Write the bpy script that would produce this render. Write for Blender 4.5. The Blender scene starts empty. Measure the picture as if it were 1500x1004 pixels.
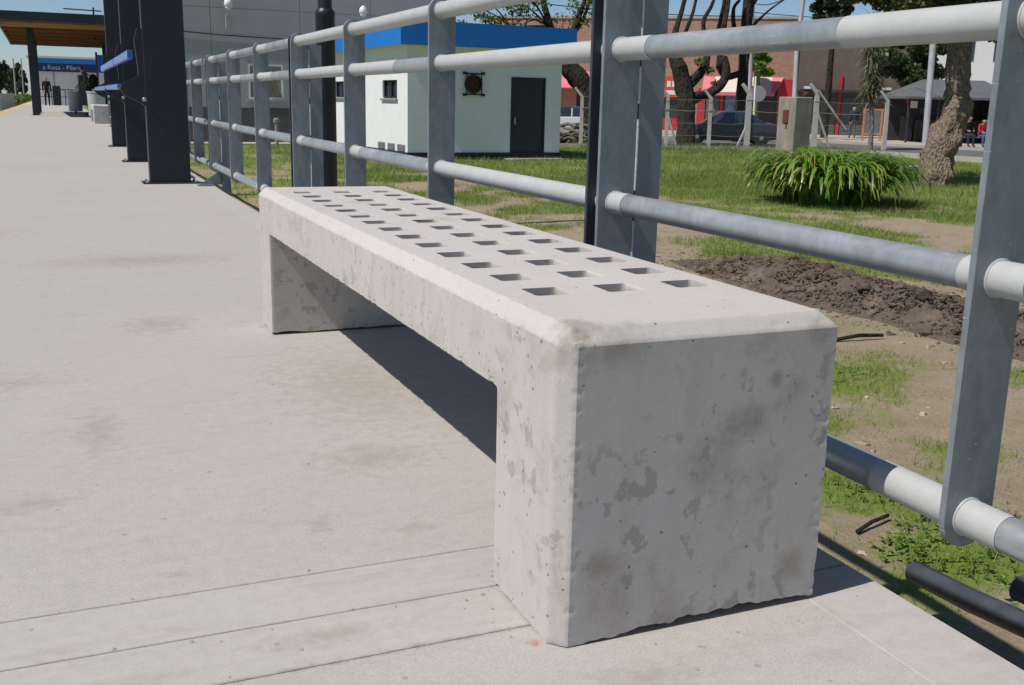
import bpy, bmesh, math, random
import numpy as np
from mathutils import Vector, Matrix, noise

random.seed(7)
rng = np.random.default_rng(7)
SC = bpy.context.scene
COL = SC.collection
PI = math.pi
R = math.radians

# ------------------------------------------------------------------ camera
cam_d = bpy.data.cameras.new("camera")
cam_d.sensor_width = 36.0
cam_d.lens = 36.0 * 1513.9 / 1500.0
cam_d.clip_start = 0.05
cam_d.clip_end = 2000
cam = bpy.data.objects.new("camera", cam_d)
COL.objects.link(cam)
c_rt = Vector((0.91932, -0.39292, 0.02162))
c_up = Vector((0.06949, 0.21619, 0.97388))
c_fw = Vector((0.38733, 0.89380, -0.22605))
mw = Matrix((c_rt, c_up, -c_fw)).transposed().to_4x4()
mw.translation = Vector((-0.6356, -1.2841, 0.8147))
cam.matrix_world = mw
SC.camera = cam

# ------------------------------------------------------------------ light
SUN_DIR = Vector((-0.666, -0.06, 1.0)).normalized()      # towards the sun
world = bpy.data.worlds.new("World")
SC.world = world
world.use_nodes = True
wn = world.node_tree.nodes
sky = wn.new('ShaderNodeTexSky')
sky.sky_type = 'NISHITA'
sky.sun_disc = False
sky.sun_elevation = math.asin(SUN_DIR.z)
sky.sun_rotation = math.atan2(SUN_DIR.x, SUN_DIR.y)
sky.air_density = 0.75
sky.dust_density = 0.25
sky.ozone_density = 4.0
world.node_tree.links.new(sky.outputs[0], wn['Background'].inputs[0])
wn['Background'].inputs[1].default_value = 0.088
sl = bpy.data.lights.new("sun", 'SUN')
sl.energy = 4.4
sl.angle = R(0.53)
sl.color = (1.0, 0.955, 0.89)
sun = bpy.data.objects.new("sun", sl)
sun.rotation_euler = SUN_DIR.to_track_quat('Z', 'Y').to_euler()
sun.location = (-20, 0, 30)
COL.objects.link(sun)
SC.view_settings.view_transform = 'Standard'
SC.view_settings.look = 'None'
SC.view_settings.exposure = 0.0
SC.view_settings.gamma = 1.0
SC.view_settings.use_curve_mapping = False
SC.render.resolution_x = 1024
SC.render.resolution_y = 685

# ------------------------------------------------------------------ materials
def nt(name):
    m = bpy.data.materials.new(name)
    m.use_nodes = True
    n = m.node_tree
    return m, n.nodes, n.links, n.nodes['Principled BSDF']

class G:
    """tiny node-graph helper"""
    def __init__(s, name):
        s.m, s.n, s.l, s.b = nt(name)
        s.tc = s.n.new('ShaderNodeTexCoord')
    def val(s, sock, v):
        if hasattr(v, 'is_output') or isinstance(v, bpy.types.NodeSocket): s.l.new(v, sock)
        else:
            if isinstance(v, (tuple, list)) and len(v) == 3 and sock.type == 'RGBA': v = (*v, 1)
            sock.default_value = v
    def coord(s, scale=(1, 1, 1), rot=(0, 0, 0), kind='Object', loc=(0, 0, 0)):
        mp = s.n.new('ShaderNodeMapping')
        mp.inputs['Scale'].default_value = scale
        mp.inputs['Rotation'].default_value = rot
        mp.inputs['Location'].default_value = loc
        s.l.new(s.tc.outputs[kind], mp.inputs[0])
        return mp.outputs[0]
    def noise(s, scale, detail=4, rough=0.55, vec=None, dist=0.0):
        t = s.n.new('ShaderNodeTexNoise')
        t.inputs['Scale'].default_value = scale
        t.inputs['Detail'].default_value = detail
        t.inputs['Roughness'].default_value = rough
        t.inputs['Distortion'].default_value = dist
        s.l.new(vec if vec is not None else s.tc.outputs['Object'], t.inputs['Vector'])
        return t.outputs['Fac']
    def voro(s, scale, vec=None, feature='F1', out='Distance', rnd=1.0):
        t = s.n.new('ShaderNodeTexVoronoi')
        t.feature = feature
        t.inputs['Scale'].default_value = scale
        t.inputs['Randomness'].default_value = rnd
        s.l.new(vec if vec is not None else s.tc.outputs['Object'], t.inputs['Vector'])
        return t.outputs[out]
    def ramp(s, fac, stops):
        t = s.n.new('ShaderNodeValToRGB')
        e = t.color_ramp.elements
        while len(e) < len(stops): e.new(0.5)
        for k, (p, c) in zip(e, stops):
            k.position = p
            k.color = (c, c, c, 1) if isinstance(c, (int, float)) else (*c, 1)
        s.l.new(fac, t.inputs[0])
        return t.outputs[0]
    def mix(s, fac, a, b, mode='MIX'):
        t = s.n.new('ShaderNodeMix')
        t.data_type = 'RGBA'
        t.blend_type = mode
        s.val(t.inputs[0], fac); s.val(t.inputs[6], a); s.val(t.inputs[7], b)
        return t.outputs[2]
    def math(s, op, a, b=0.0, c=0.0, clamp=False):
        t = s.n.new('ShaderNodeMath')
        t.operation = op
        t.use_clamp = clamp
        s.val(t.inputs[0], a); s.val(t.inputs[1], b)
        if op in ('MULTIPLY_ADD', 'SMOOTHSTEP'): s.val(t.inputs[2], c)
        return t.outputs[0]
    def bump(s, h, strength=0.3, dist=0.01, prev=None):
        t = s.n.new('ShaderNodeBump')
        t.inputs['Strength'].default_value = strength
        t.inputs['Distance'].default_value = dist
        s.l.new(h, t.inputs['Height'])
        if prev is not None: s.l.new(prev, t.inputs['Normal'])
        s.l.new(t.outputs[0], s.b.inputs['Normal'])
        return t.outputs[0]
    def set(s, **k):
        names = dict(col='Base Color', rough='Roughness', metal='Metallic', spec='Specular IOR Level', trans='Transmission Weight', coat='Coat Weight', coatr='Coat Roughness', alpha='Alpha', sss='Subsurface Weight')
        for a, v in k.items(): s.val(s.b.inputs[names[a]], v)
        return s.m

def simple(name, c1, c2=None, scale=8, rough=0.7, bump=0.0, bscale=60, metal=0.0, spec=0.4, stretch=(1, 1, 1), bdist=0.01):
    g = G(name)
    v = g.coord(stretch)
    if c2 is None: c2 = tuple(x * 0.8 for x in c1)
    col = g.mix(g.ramp(g.noise(scale, 6, 0.6, v), [(0.3, 0), (0.7, 1)]), c1, c2)
    g.set(col=col, rough=rough, metal=metal, spec=spec)
    if bump: g.bump(g.noise(bscale, 5, 0.6, v), bump, bdist)
    return g.m

M = {}
# --- bench concrete
def m_bench():
    g = G('bench_concrete')
    geo = g.n.new('ShaderNodeNewGeometry')
    sep = g.n.new('ShaderNodeSeparateXYZ'); g.l.new(geo.outputs['Normal'], sep.inputs[0])
    side = g.ramp(sep.outputs[2], [(0.35, 1), (0.7, 0)])
    base = g.mix(g.ramp(g.noise(3.1, 8, 0.62), [(0.32, 0), (0.68, 1)]), (0.455, 0.424, 0.396), (0.56, 0.527, 0.498))
    base = g.mix(0.55, base, g.mix(g.noise(16, 6, 0.7), (0.435, 0.406, 0.38), (0.56, 0.53, 0.502)))
    # vertical wash streaks
    st = g.noise(1.0, 5, 0.6, g.coord((14, 14, 1.3)))
    base = g.mix(g.math('MULTIPLY', g.ramp(st, [(0.5, 0), (0.75, 1)]), g.math('MULTIPLY', side, 0.35)), base, (0.33, 0.315, 0.29))
    # brown dirt
    br = g.ramp(g.noise(9.0, 7, 0.7, g.coord(loc=(3.1, 0.4, 7.7)), 0.6), [(0.52, 0), (0.76, 1)])
    base = g.mix(g.math('MULTIPLY', br, g.math('MULTIPLY_ADD', side, 0.62, 0.14)), base, (0.27, 0.222, 0.17))
    # damp grey blotches
    bl = g.ramp(g.math('ADD', g.noise(33, 3, 0.55, g.coord((1, 1, 0.85), loc=(5.4, 1.9, 0.6)), 0.25), g.math('MULTIPLY_ADD', g.noise(110, 4, 0.7), 0.12, -0.06)), [(0.585, 0), (0.63, 1)])
    zone = g.ramp(g.noise(2.6, 2, 0.5, g.coord(loc=(1.5, 2.2, 3.4))), [(0.44, 0), (0.60, 1)])
    base = g.mix(g.math('MULTIPLY', g.math('MULTIPLY', bl, zone), g.math('MULTIPLY', side, 0.55)), base, (0.19, 0.183, 0.17))
    # dirt patches with their own ragged shapes
    wob = g.noise(13, 6, 0.7)
    for (px, py, pz, rr, amt, cc) in ((0.03, 0.03, 0.5, 0.075, 0.8, (0.25, 0.20, 0.145)), (0.27, 0.0, 0.27, 0.10, 0.6, (0.27, 0.225, 0.175)), (0.33, 0.0, 0.33, 0.07, 0.6, (0.20, 0.18, 0.155)),
                                      (0.075, 0.0, 0.13, 0.055, 0.7, (0.28, 0.225, 0.165)), (0.44, 0.0, 0.07, 0.06, 0.65, (0.25, 0.205, 0.155)), (0.42, 0.0, 0.38, 0.045, 0.7, (0.17, 0.165, 0.155)), (0.38, 0.0, 0.40, 0.035, 0.7, (0.18, 0.172, 0.16)),
                                      (0.10, 0.0, 0.47, 0.09, 0.55, (0.20, 0.175, 0.14)), (0.45, 0.0, 0.47, 0.06, 0.6, (0.2, 0.185, 0.14)), (0.30, 1.4, 0.5, 0.10, 0.5, (0.30, 0.24, 0.19)), (0.22, 1.9, 0.5, 0.12, 0.45, (0.31, 0.26, 0.21)), (0.0, 1.25, 0.37, 0.05, 0.6, (0.24, 0.2, 0.15)), (0.2, 0.0, 0.02, 0.09, 0.5, (0.22, 0.19, 0.155))):
        vm = g.n.new('ShaderNodeVectorMath'); vm.operation = 'DISTANCE'
        g.l.new(g.tc.outputs['Object'], vm.inputs[0]); vm.inputs[1].default_value = (px, py, pz)
        f = g.ramp(g.math('ADD', g.math('DIVIDE', vm.outputs['Value'], rr), g.math('MULTIPLY_ADD', wob, 2.2, -0.75)), [(0.35, 1), (1.0, 0)])
        base = g.mix(g.math('MULTIPLY', f, amt), base, cc)
    # speckle
    sp = g.ramp(g.noise(320, 2, 0.6), [(0.3, 0), (0.7, 1)])
    base = g.mix(side, base, g.mix(1.0, base, (1.03, 1.02, 1.01), 'MULTIPLY'))
    base = g.mix(0.22, base, g.mix(sp, (0.34, 0.32, 0.30), (0.66, 0.63, 0.60)))
    # bug holes
    vd = g.voro(55); vc = g.voro(55, out='Color')
    sc_ = g.n.new('ShaderNodeSeparateColor'); g.l.new(vc, sc_.inputs[0])
    rad = g.math('MULTIPLY', g.ramp(sc_.outputs[0], [(0.62, 0), (1.0, 1)]), 0.17)
    hole = g.math('LESS_THAN', vd, rad)
    base = g.mix(g.math('MULTIPLY', hole, 0.75), base, (0.13, 0.125, 0.115))
    g.set(col=base, rough=0.87, spec=0.25)
    h = g.math('ADD', g.math('MULTIPLY', g.noise(60, 8, 0.65), 0.5), g.math('MULTIPLY', hole, -1.0))
    b = g.bump(h, 0.16, 0.003)
    g.bump(g.noise(420, 3, 0.6), 0.14, 0.0012, b)
    return g.m
M['bench'] = m_bench()

def m_platform(name, a, b_, streak, grain, red=False):
    g = G(name)
    big = g.noise(0.7, 6, 0.6)
    base = g.mix(g.ramp(big, [(0.36, 0), (0.64, 1)]), tuple(x * 0.93 for x in a), b_)
    base = g.mix(0.4, base, g.mix(g.noise(7, 7, 0.7), tuple(x * 0.86 for x in a), tuple(min(1, x * 1.08) for x in b_)))
    # float and broom marks across the platform
    s1 = g.noise(1.0, 6, 0.65, g.coord((1.6, 34, 1), rot=(0, 0, R(3))))
    base = g.mix(streak, base, g.mix(g.ramp(s1, [(0.35, 0), (0.65, 1)]), tuple(x * 0.86 for x in a), tuple(min(1, x * 1.08) for x in b_)))
    # dusty brown scuffs
    dd = g.ramp(g.noise(5.5, 6, 0.7, g.coord((1, 2.6, 1), loc=(2.2, 8.1, 0)), 0.4), [(0.53, 0), (0.76, 1)])
    base = g.mix(g.math('MULTIPLY', dd, 0.85), base, (0.32, 0.262, 0.205))
    # pale traffic wear and faint damp rings
    dk = g.ramp(g.noise(2.3, 4, 0.55, g.coord(loc=(7.7, 3.0, 0)), 0.8), [(0.52, 0), (0.74, 1)])
    base = g.mix(g.math('MULTIPLY', dk, 0.34), base, (0.30, 0.29, 0.275))
    # fine sandy speckle
    sp = g.ramp(g.noise(210, 3, 0.7), [(0.28, 0), (0.72, 1)])
    base = g.mix(grain, base, g.mix(sp, (0.20, 0.185, 0.17), (0.62, 0.59, 0.555)))
    vd = g.voro(26); vc = g.voro(26, out='Color')
    sc_ = g.n.new('ShaderNodeSeparateColor'); g.l.new(vc, sc_.inputs[0])
    spot = g.math('LESS_THAN', vd, g.math('MULTIPLY', g.ramp(sc_.outputs[0], [(0.86, 0), (1.0, 1)]), 0.16))
    base = g.mix(g.math('MULTIPLY', spot, 0.55), base, (0.16, 0.14, 0.12))
    mot = g.ramp(g.noise(38, 5, 0.75), [(0.3, 0), (0.7, 1)])
    base = g.mix(0.34, base, g.mix(mot, (0.34, 0.318, 0.29), (0.50, 0.475, 0.44)))
    sy = g.n.new('ShaderNodeSeparateXYZ'); g.l.new(g.tc.outputs['Object'], sy.inputs[0])
    for jy, wdt, amt in ((0.088, 0.010, 0.6), (0.236, 0.005, 0.4), (0.391, 0.005, 0.3), (11.45, 0.03, 0.6), (21.8, 0.04, 0.6), (5.1, 0.012, 0.25)):
        dj = g.math('ABSOLUTE', g.math('SUBTRACT', g.math('ADD', sy.outputs[1], g.math('MULTIPLY_ADD', g.noise(40, 4, 0.7), wdt * 2, -wdt)), jy))
        fj = g.ramp(g.math('DIVIDE', dj, wdt * 2.2), [(0.0, 1), (0.5, 0)])
        base = g.mix(g.math('MULTIPLY', g.math('MULTIPLY', fj, g.ramp(g.noise(23, 4, 0.7), [(0.38, 0), (0.6, 1)])), amt), base, (0.2, 0.165, 0.13))
    wob = g.noise(19, 5, 0.7)
    for (px, py, rx, ry) in ((-0.06, 0.52, 0.05, 0.03), (-0.22, 0.60, 0.03, 0.05), (-0.02, 0.95, 0.16, 0.10), (-0.35, 2.6, 0.14, 0.18), (-0.9, 1.9, 0.22, 0.1), (0.12, 1.6, 0.25, 0.5), (-0.5, 0.47, 0.03, 0.02), (-0.75, 0.9, 0.10, 0.05), (-0.3, 4.2, 0.5, 0.25), (-1.4, 5.5, 0.6, 0.4), (-0.3, 0.17, 0.12, 0.03), (0.1, -0.12, 0.1, 0.04), (-0.6, 1.35, 0.06, 0.2)):
        vm = g.n.new('ShaderNodeVectorMath'); vm.operation = 'LENGTH'
        g.l.new(g.coord((1 / rx, 1 / ry, 1), loc=(-px / rx, -py / ry, 0)), vm.inputs[0])
        f = g.ramp(g.math('ADD', g.math('MULTIPLY', vm.outputs['Value'], 0.55), g.math('MULTIPLY_ADD', wob, 1.6, -0.5)), [(0.3, 0.5), (0.95, 0)])
        base = g.mix(f, base, (0.30, 0.25, 0.20))
    if red:
        for (px, py, rr) in ((-0.016, 0.035, 0.028), (-0.012, 2.45, 0.03)):
            vm = g.n.new('ShaderNodeVectorMath'); vm.operation = 'DISTANCE'
            g.l.new(g.tc.outputs['Object'], vm.inputs[0]); vm.inputs[1].default_value = (px, py, 0)
            f = g.ramp(g.math('ADD', g.math('DIVIDE', vm.outputs['Value'], rr), g.math('MULTIPLY', g.noise(60, 4), 0.9)), [(0.55, 0.75), (1.0, 0)])
            base = g.mix(f, base, (0.50, 0.17, 0.15))
    g.set(col=base, rough=0.9, spec=0.2)
    b = g.bump(g.noise(190, 4, 0.7), 0.30 if grain > 0.2 else 0.12, 0.003)
    g.bump(s1, 0.10, 0.004, b)
    return g.m
M['slab'] = m_platform('platform_concrete', (0.395, 0.368, 0.338), (0.475, 0.446, 0.412), 0.14, 0.42, True)
M['strip'] = m_platform('trowelled_concrete', (0.415, 0.392, 0.362), (0.478, 0.456, 0.424), 0.30, 0.18, True)
M['joint'] = simple('joint_dirt', (0.2, 0.17, 0.14), (0.36, 0.32, 0.28), 14, 0.95)
M['tactile'] = simple('ochre_edge_paint', (0.46, 0.36, 0.2), (0.5, 0.42, 0.28), 5, 0.85)

def m_galv(name, c1, c2, rough, metal, spots=0.10):
    g = G(name)
    cell = g.voro(75, g.coord((1, 1, 0.6)), out='Color')
    sc_ = g.n.new('ShaderNodeSeparateColor'); g.l.new(cell, sc_.inputs[0])
    n1 = g.noise(13, 7, 0.7, g.coord((1, 0.5, 0.35)), 0.9)
    fac = g.math('ADD', g.math('MULTIPLY', sc_.outputs[0], spots), g.math('MULTIPLY', n1, 1 - spots))
    col = g.mix(g.ramp(fac, [(0.32, 0), (0.68, 1)]), c1, c2)
    wet = g.ramp(g.noise(5, 5, 0.6, g.coord((1, 1, 0.5), loc=(3, 3, 1)), 1.2), [(0.55, 0), (0.7, 1)])
    col = g.mix(g.math('MULTIPLY', wet, 0.35), col, tuple(x * 0.62 for x in c1))
    sc1 = g.ramp(g.noise(1, 4, 0.6, g.coord((120, 9, 120), rot=(0, 0, 0.1))), [(0.66, 0), (0.72, 1)])
    col = g.mix(g.math('MULTIPLY', sc1, 0.5), col, (0.66, 0.68, 0.7))
    rs1 = g.ramp(g.noise(26, 4, 0.6, g.coord(loc=(8, 1, 4))), [(0.70, 0), (0.78, 1)])
    col = g.mix(g.math('MULTIPLY', rs1, 0.6), col, (0.15, 0.10, 0.07))
    rr = g.ramp(n1, [(0.3, rough), (0.7, min(1, rough + 0.22))])
    g.set(col=col, rough=rr, metal=metal, spec=0.45)
    g.bump(g.noise(90, 4, 0.6), 0.12, 0.002)
    return g.m
M['galv'] = m_galv('galvanised_steel', (0.345, 0.37, 0.385), (0.49, 0.515, 0.53), 0.30, 0.5)
M['galv_bar'] = m_galv('galvanised_flat_bar', (0.185, 0.21, 0.232), (0.29, 0.322, 0.345), 0.42, 0.3)
M['zinc_paint'] = simple('pale_zinc_paint', (0.415, 0.42, 0.418), (0.475, 0.478, 0.472), 14, 0.5, 0.08, 80)
M['post_paint'] = simple('grey_post_paint', (0.205, 0.235, 0.265), (0.245, 0.275, 0.305), 6, 0.5, 0.06, 70)
M['post_shade'] = simple('shaded_inner_flat_bar', (0.035, 0.042, 0.055), (0.05, 0.058, 0.07), 6, 0.5)  # shade between the paired flat bars, put into a darker colour
M['weld'] = simple('weld_bead', (0.52, 0.54, 0.55), (0.62, 0.63, 0.64), 40, 0.5, 0.4, 60)
M['conduit'] = simple('dark_conduit_plastic', (0.045, 0.052, 0.064), (0.07, 0.078, 0.09), 18, 0.42, 0.05, 60)
M['anthracite'] = simple('anthracite_paint', (0.016, 0.019, 0.026), (0.022, 0.026, 0.034), 4, 0.42, 0.03, 50)
M['bolt'] = simple('steel_bolt', (0.4, 0.4, 0.4), (0.5, 0.5, 0.5), 30, 0.4, metal=0.7)
M['blue_bar'] = simple('blue_enamel', (0.07, 0.17, 0.50), (0.09, 0.2, 0.54), 6, 0.28, spec=0.6)
M['blue_sign'] = simple('blue_sign_vinyl', (0.015, 0.09, 0.46), (0.02, 0.10, 0.5), 3, 0.35)
M['navy_sign'] = simple('navy_sign_vinyl', (0.018, 0.045, 0.13), (0.022, 0.05, 0.15), 3, 0.4)
M['sky_band'] = simple('bright_blue_vinyl', (0.03, 0.25, 0.70), (0.03, 0.28, 0.74), 3, 0.35)
M['letter'] = simple('white_lettering', (0.72, 0.75, 0.8), None, 3, 0.5)
M['white_wall'] = simple('white_wall_paint', (0.82, 0.81, 0.82), (0.76, 0.755, 0.775), 2.4, 0.8, 0.12, 40)
M['white'] = simple('white_paint', (0.76, 0.755, 0.74), (0.7, 0.69, 0.67), 5, 0.6)
M['fascia_blue'] = simple('blue_metal_fascia', (0.012, 0.185, 0.62), (0.014, 0.20, 0.66), 1.5, 0.35)
M['door'] = simple('dark_steel_door', (0.024, 0.029, 0.035), (0.03, 0.035, 0.042), 5, 0.5)
M['plinth'] = simple('black_plinth', (0.028, 0.028, 0.03), (0.04, 0.04, 0.04), 9, 0.8)
M['warehouse'] = simple('grey_cladding', (0.36, 0.362, 0.362), (0.40, 0.40, 0.40), 1.4, 0.75, 0.05, 30)
M['warebase'] = simple('dark_grey_base', (0.085, 0.088, 0.092), (0.105, 0.108, 0.112), 2, 0.8)
M['glass'] = simple('dark_glass', (0.02, 0.03, 0.045), (0.03, 0.045, 0.065), 1.5, 0.06, spec=0.8)
M['vent'] = simple('grey_vent', (0.22, 0.23, 0.24), (0.26, 0.27, 0.28), 9, 0.7)
M['black'] = simple('black_metal', (0.012, 0.012, 0.014), (0.02, 0.02, 0.022), 9, 0.5)
M['wood'] = simple('pine_boards', (0.20, 0.08, 0.035), (0.29, 0.13, 0.06), 3, 0.7, 0.1, 30, stretch=(1, 8, 8))
M['wood_pale'] = simple('pale_pine', (0.50, 0.30, 0.15), (0.56, 0.36, 0.19), 3, 0.7, stretch=(1, 8, 8))
M['bin'] = simple('pale_grey_bin', (0.40, 0.42, 0.43), (0.47, 0.49, 0.5), 4, 0.55)
M['pillar'] = simple('weathered_concrete', (0.21, 0.185, 0.15), (0.34, 0.305, 0.26), 4, 0.9, 0.4, 40, stretch=(1, 1, 0.4))
M['fpost'] = simple('fence_post_concrete', (0.36, 0.345, 0.32), (0.48, 0.465, 0.44), 7, 0.9, 0.3, 50)
M['rust'] = simple('rusty_iron', (0.16, 0.055, 0.025), (0.09, 0.035, 0.02), 20, 0.9)
M['wire'] = simple('grey_wire', (0.17, 0.17, 0.17), (0.24, 0.24, 0.24), 5, 0.6)
M['cable'] = simple('black_cable', (0.015, 0.015, 0.015), (0.025, 0.025, 0.025), 5, 0.6)
M['steel_pole'] = simple('steel_pole_paint', (0.30, 0.31, 0.32), (0.40, 0.41, 0.42), 3, 0.6)
M['asphalt'] = simple('asphalt', (0.105, 0.105, 0.108), (0.145, 0.143, 0.142), 2.5, 0.92, 0.25, 80)
M['pave'] = simple('pavement_concrete', (0.40, 0.34, 0.285), (0.46, 0.40, 0.34), 0.6, 0.9, 0.1, 20)
M['kerb'] = simple('kerb_concrete', (0.36, 0.33, 0.29), (0.44, 0.41, 0.37), 3, 0.9)
M['red'] = simple('red_paint', (0.46, 0.025, 0.035), (0.52, 0.04, 0.05), 4, 0.5)
M['redlight'] = simple('orange_red_sign', (0.65, 0.06, 0.025), (0.7, 0.09, 0.04), 4, 0.5)
M['pinkred'] = simple('faded_awning_red', (0.62, 0.15, 0.17), (0.68, 0.22, 0.24), 2, 0.8)
M['cream'] = simple('faded_awning_cream', (0.66, 0.53, 0.46), (0.70, 0.58, 0.51), 2, 0.8)
M['yellow'] = simple('ochre_wall', (0.50, 0.33, 0.07), (0.55, 0.38, 0.1), 3, 0.8)
M['shutter'] = simple('grey_shutter', (0.09, 0.09, 0.095), (0.13, 0.13, 0.135), 5, 0.6, stretch=(1, 1, 9))
M['shopdark'] = simple('dark_shop_front', (0.035, 0.033, 0.032), (0.06, 0.056, 0.052), 3, 0.5)
M['poster_blue'] = simple('blue_poster', (0.03, 0.12, 0.42), (0.35, 0.45, 0.6), 2.5, 0.5)
M['shade_brown'] = simple('shade_brown_render', (0.13, 0.10, 0.08), (0.17, 0.13, 0.105), 1.6, 0.9)  # brown darkened to stand in for shade on the shop front
M['kiosk_roof'] = simple('grey_canopy', (0.10, 0.105, 0.115), (0.13, 0.135, 0.145), 2, 0.8)
M['orange_wood'] = simple('orange_wood', (0.50, 0.22, 0.08), (0.56, 0.27, 0.11), 6, 0.7)
M['chalk'] = simple('chalkboard', (0.10, 0.11, 0.12), (0.2, 0.21, 0.22), 6, 0.7)
M['carpaint'] = simple('dark_grey_car_paint', (0.030, 0.034, 0.042), (0.036, 0.040, 0.048), 3, 0.22, spec=0.7)
M['whitecar'] = simple('white_car_paint', (0.62, 0.63, 0.64), (0.66, 0.67, 0.68), 3, 0.25, spec=0.6)
M['tyre'] = simple('tyre_rubber', (0.014, 0.014, 0.014), (0.025, 0.025, 0.025), 20, 0.85)
M['rim'] = simple('alloy_rim', (0.42, 0.42, 0.43), (0.5, 0.5, 0.5), 10, 0.35, metal=0.7)
M['taillight'] = simple('red_lens', (0.28, 0.012, 0.015), (0.34, 0.02, 0.02), 10, 0.15)
M['lens'] = simple('clear_lens', (0.6, 0.62, 0.64), (0.7, 0.7, 0.72), 10, 0.1)
M['skin'] = simple('skin', (0.42, 0.24, 0.16), (0.46, 0.28, 0.19), 10, 0.55)
M['hair'] = simple('dark_hair', (0.018, 0.013, 0.01), (0.03, 0.02, 0.016), 20, 0.6)
M['greyhair'] = simple('grey_hair', (0.36, 0.34, 0.32), (0.42, 0.40, 0.38), 20, 0.6)
def cloth(n, c): M[n] = simple(n, c, tuple(x * 0.75 for x in c), 9, 0.9, 0.2, 60)
cloth('navy_cloth', (0.03, 0.038, 0.06)); cloth('black_cloth', (0.012, 0.012, 0.014)); cloth('grey_cloth', (0.11, 0.115, 0.12))
cloth('red_cloth', (0.5, 0.03, 0.045)); cloth('pink_cloth', (0.55, 0.14, 0.17)); cloth('denim', (0.05, 0.11, 0.28)); cloth('olive_cloth', (0.12, 0.115, 0.075))
cloth('shoe', (0.06, 0.035, 0.025)); cloth('pale_cloth', (0.42, 0.4, 0.37))

def m_brick():
    g = G('red_brick')
    t = g.n.new('ShaderNodeTexBrick')
    g.l.new(g.coord((1, 1, 1), rot=(R(90), 0, 0)), t.inputs['Vector'])
    t.inputs['Color1'].default_value = (0.36, 0.175, 0.125, 1)
    t.inputs['Color2'].default_value = (0.47, 0.255, 0.19, 1)
    t.inputs['Mortar'].default_value = (0.42, 0.34, 0.28, 1)
    t.inputs['Scale'].default_value = 1.0
    t.inputs['Brick Width'].default_value = 0.26
    t.inputs['Row Height'].default_value = 0.085
    t.inputs['Mortar Size'].default_value = 0.010
    col = g.mix(g.math('MULTIPLY', g.noise(0.9, 5), 0.45), t.outputs['Color'], (0.24, 0.13, 0.1))
    g.set(col=col, rough=0.92, spec=0.2)
    g.bump(t.outputs['Fac'], -0.4, 0.01)
    return g.m
M['brick'] = m_brick()

def m_bark(name, c1, c2, c3, s=7):
    g = G(name)
    v = g.coord((1, 1, 0.35))
    n1 = g.noise(s, 8, 0.7, v, 0.6)
    vo = g.voro(s * 1.6, g.coord((1, 1, 0.4)), 'F1')
    f = g.math('MULTIPLY', g.math('ADD', n1, vo), 0.62)
    col = g.mix(g.ramp(f, [(0.28, 0), (0.62, 1)]), c1, c2)
    col = g.mix(g.ramp(g.noise(1.6, 5, 0.6), [(0.5, 0), (0.68, 0.7)]), col, c3)
    g.set(col=col, rough=0.93, spec=0.15)
    g.bump(f, 1.0, 0.09)
    return g.m
M['bark'] = m_bark('rough_brown_bark', (0.045, 0.031, 0.022), (0.27, 0.205, 0.152), (0.25, 0.145, 0.09), 15)
M['bark_dark'] = m_bark('dark_bark', (0.012, 0.010, 0.008), (0.045, 0.036, 0.028), (0.03, 0.032, 0.018))
M['bark_thin'] = m_bark('grey_bark', (0.10, 0.09, 0.075), (0.2, 0.18, 0.15), (0.14, 0.13, 0.1))

def m_leaf(name, c1, c2, transl=0.35, rough=0.45, dead=None):
    g = G(name)
    geo = g.n.new('ShaderNodeNewGeometry')
    rnd = geo.outputs['Random Per Island']
    col = g.mix(rnd, c1, c2)
    if dead:
        f = g.ramp(rnd, [(0.90, 0), (0.93, 1)])
        col = g.mix(f, col, dead)
    col = g.mix(g.math('MULTIPLY', g.noise(2.0, 3), 0.35), col, tuple(x * 0.5 for x in c1))
    if dead: col = g.mix(g.ramp(g.noise(0.9, 4, 0.6), [(0.48, 0), (0.68, 0.6)]), col, tuple(0.5 * (x + y) for x, y in zip(c2, dead)))
    g.set(col=col, rough=rough, spec=0.4)
    tr = g.n.new('ShaderNodeBsdfTranslucent')
    g.l.new(col, tr.inputs[0])
    mx = g.n.new('ShaderNodeMixShader'); mx.inputs[0].default_value = transl
    out = g.n['Material Output']
    g.l.new(g.b.outputs[0], mx.inputs[1]); g.l.new(tr.outputs[0], mx.inputs[2]); g.l.new(mx.outputs[0], out.inputs[0])
    return g.m
M['blade'] = m_leaf('grass_blades', (0.145, 0.235, 0.036), (0.30, 0.375, 0.085), 0.42, 0.5, (0.42, 0.36, 0.20))
M['strap'] = m_leaf('glossy_strap_leaves', (0.10, 0.22, 0.022), (0.28, 0.45, 0.065), 0.4, 0.3, (0.42, 0.34, 0.14))
M['leaf_spring'] = m_leaf('spring_leaves', (0.10, 0.16, 0.03), (0.22, 0.26, 0.06), 0.45)
M['leaf_dark'] = m_leaf('dark_leaves', (0.028, 0.045, 0.015), (0.06, 0.08, 0.03), 0.25)
M['leaf_mid'] = m_leaf('mid_green_leaves', (0.045, 0.075, 0.02), (0.10, 0.13, 0.04), 0.35)
M['leaf_lime'] = m_leaf('lime_leaves', (0.13, 0.24, 0.02), (0.24, 0.36, 0.05), 0.45)
M['leaf_spiky'] = m_leaf('spiky_leaves', (0.10, 0.12, 0.045), (0.24, 0.25, 0.13), 0.25, 0.5, (0.36, 0.32, 0.22))
M['leaf_far'] = m_leaf('far_leaves', (0.05, 0.075, 0.045), (0.09, 0.115, 0.07), 0.3)
M['leaf_olive'] = m_leaf('olive_leaves', (0.045, 0.052, 0.018), (0.12, 0.115, 0.045), 0.3)
M['leaf_purple'] = m_leaf('bronze_leaves', (0.06, 0.035, 0.025), (0.13, 0.075, 0.05), 0.3)

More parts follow.
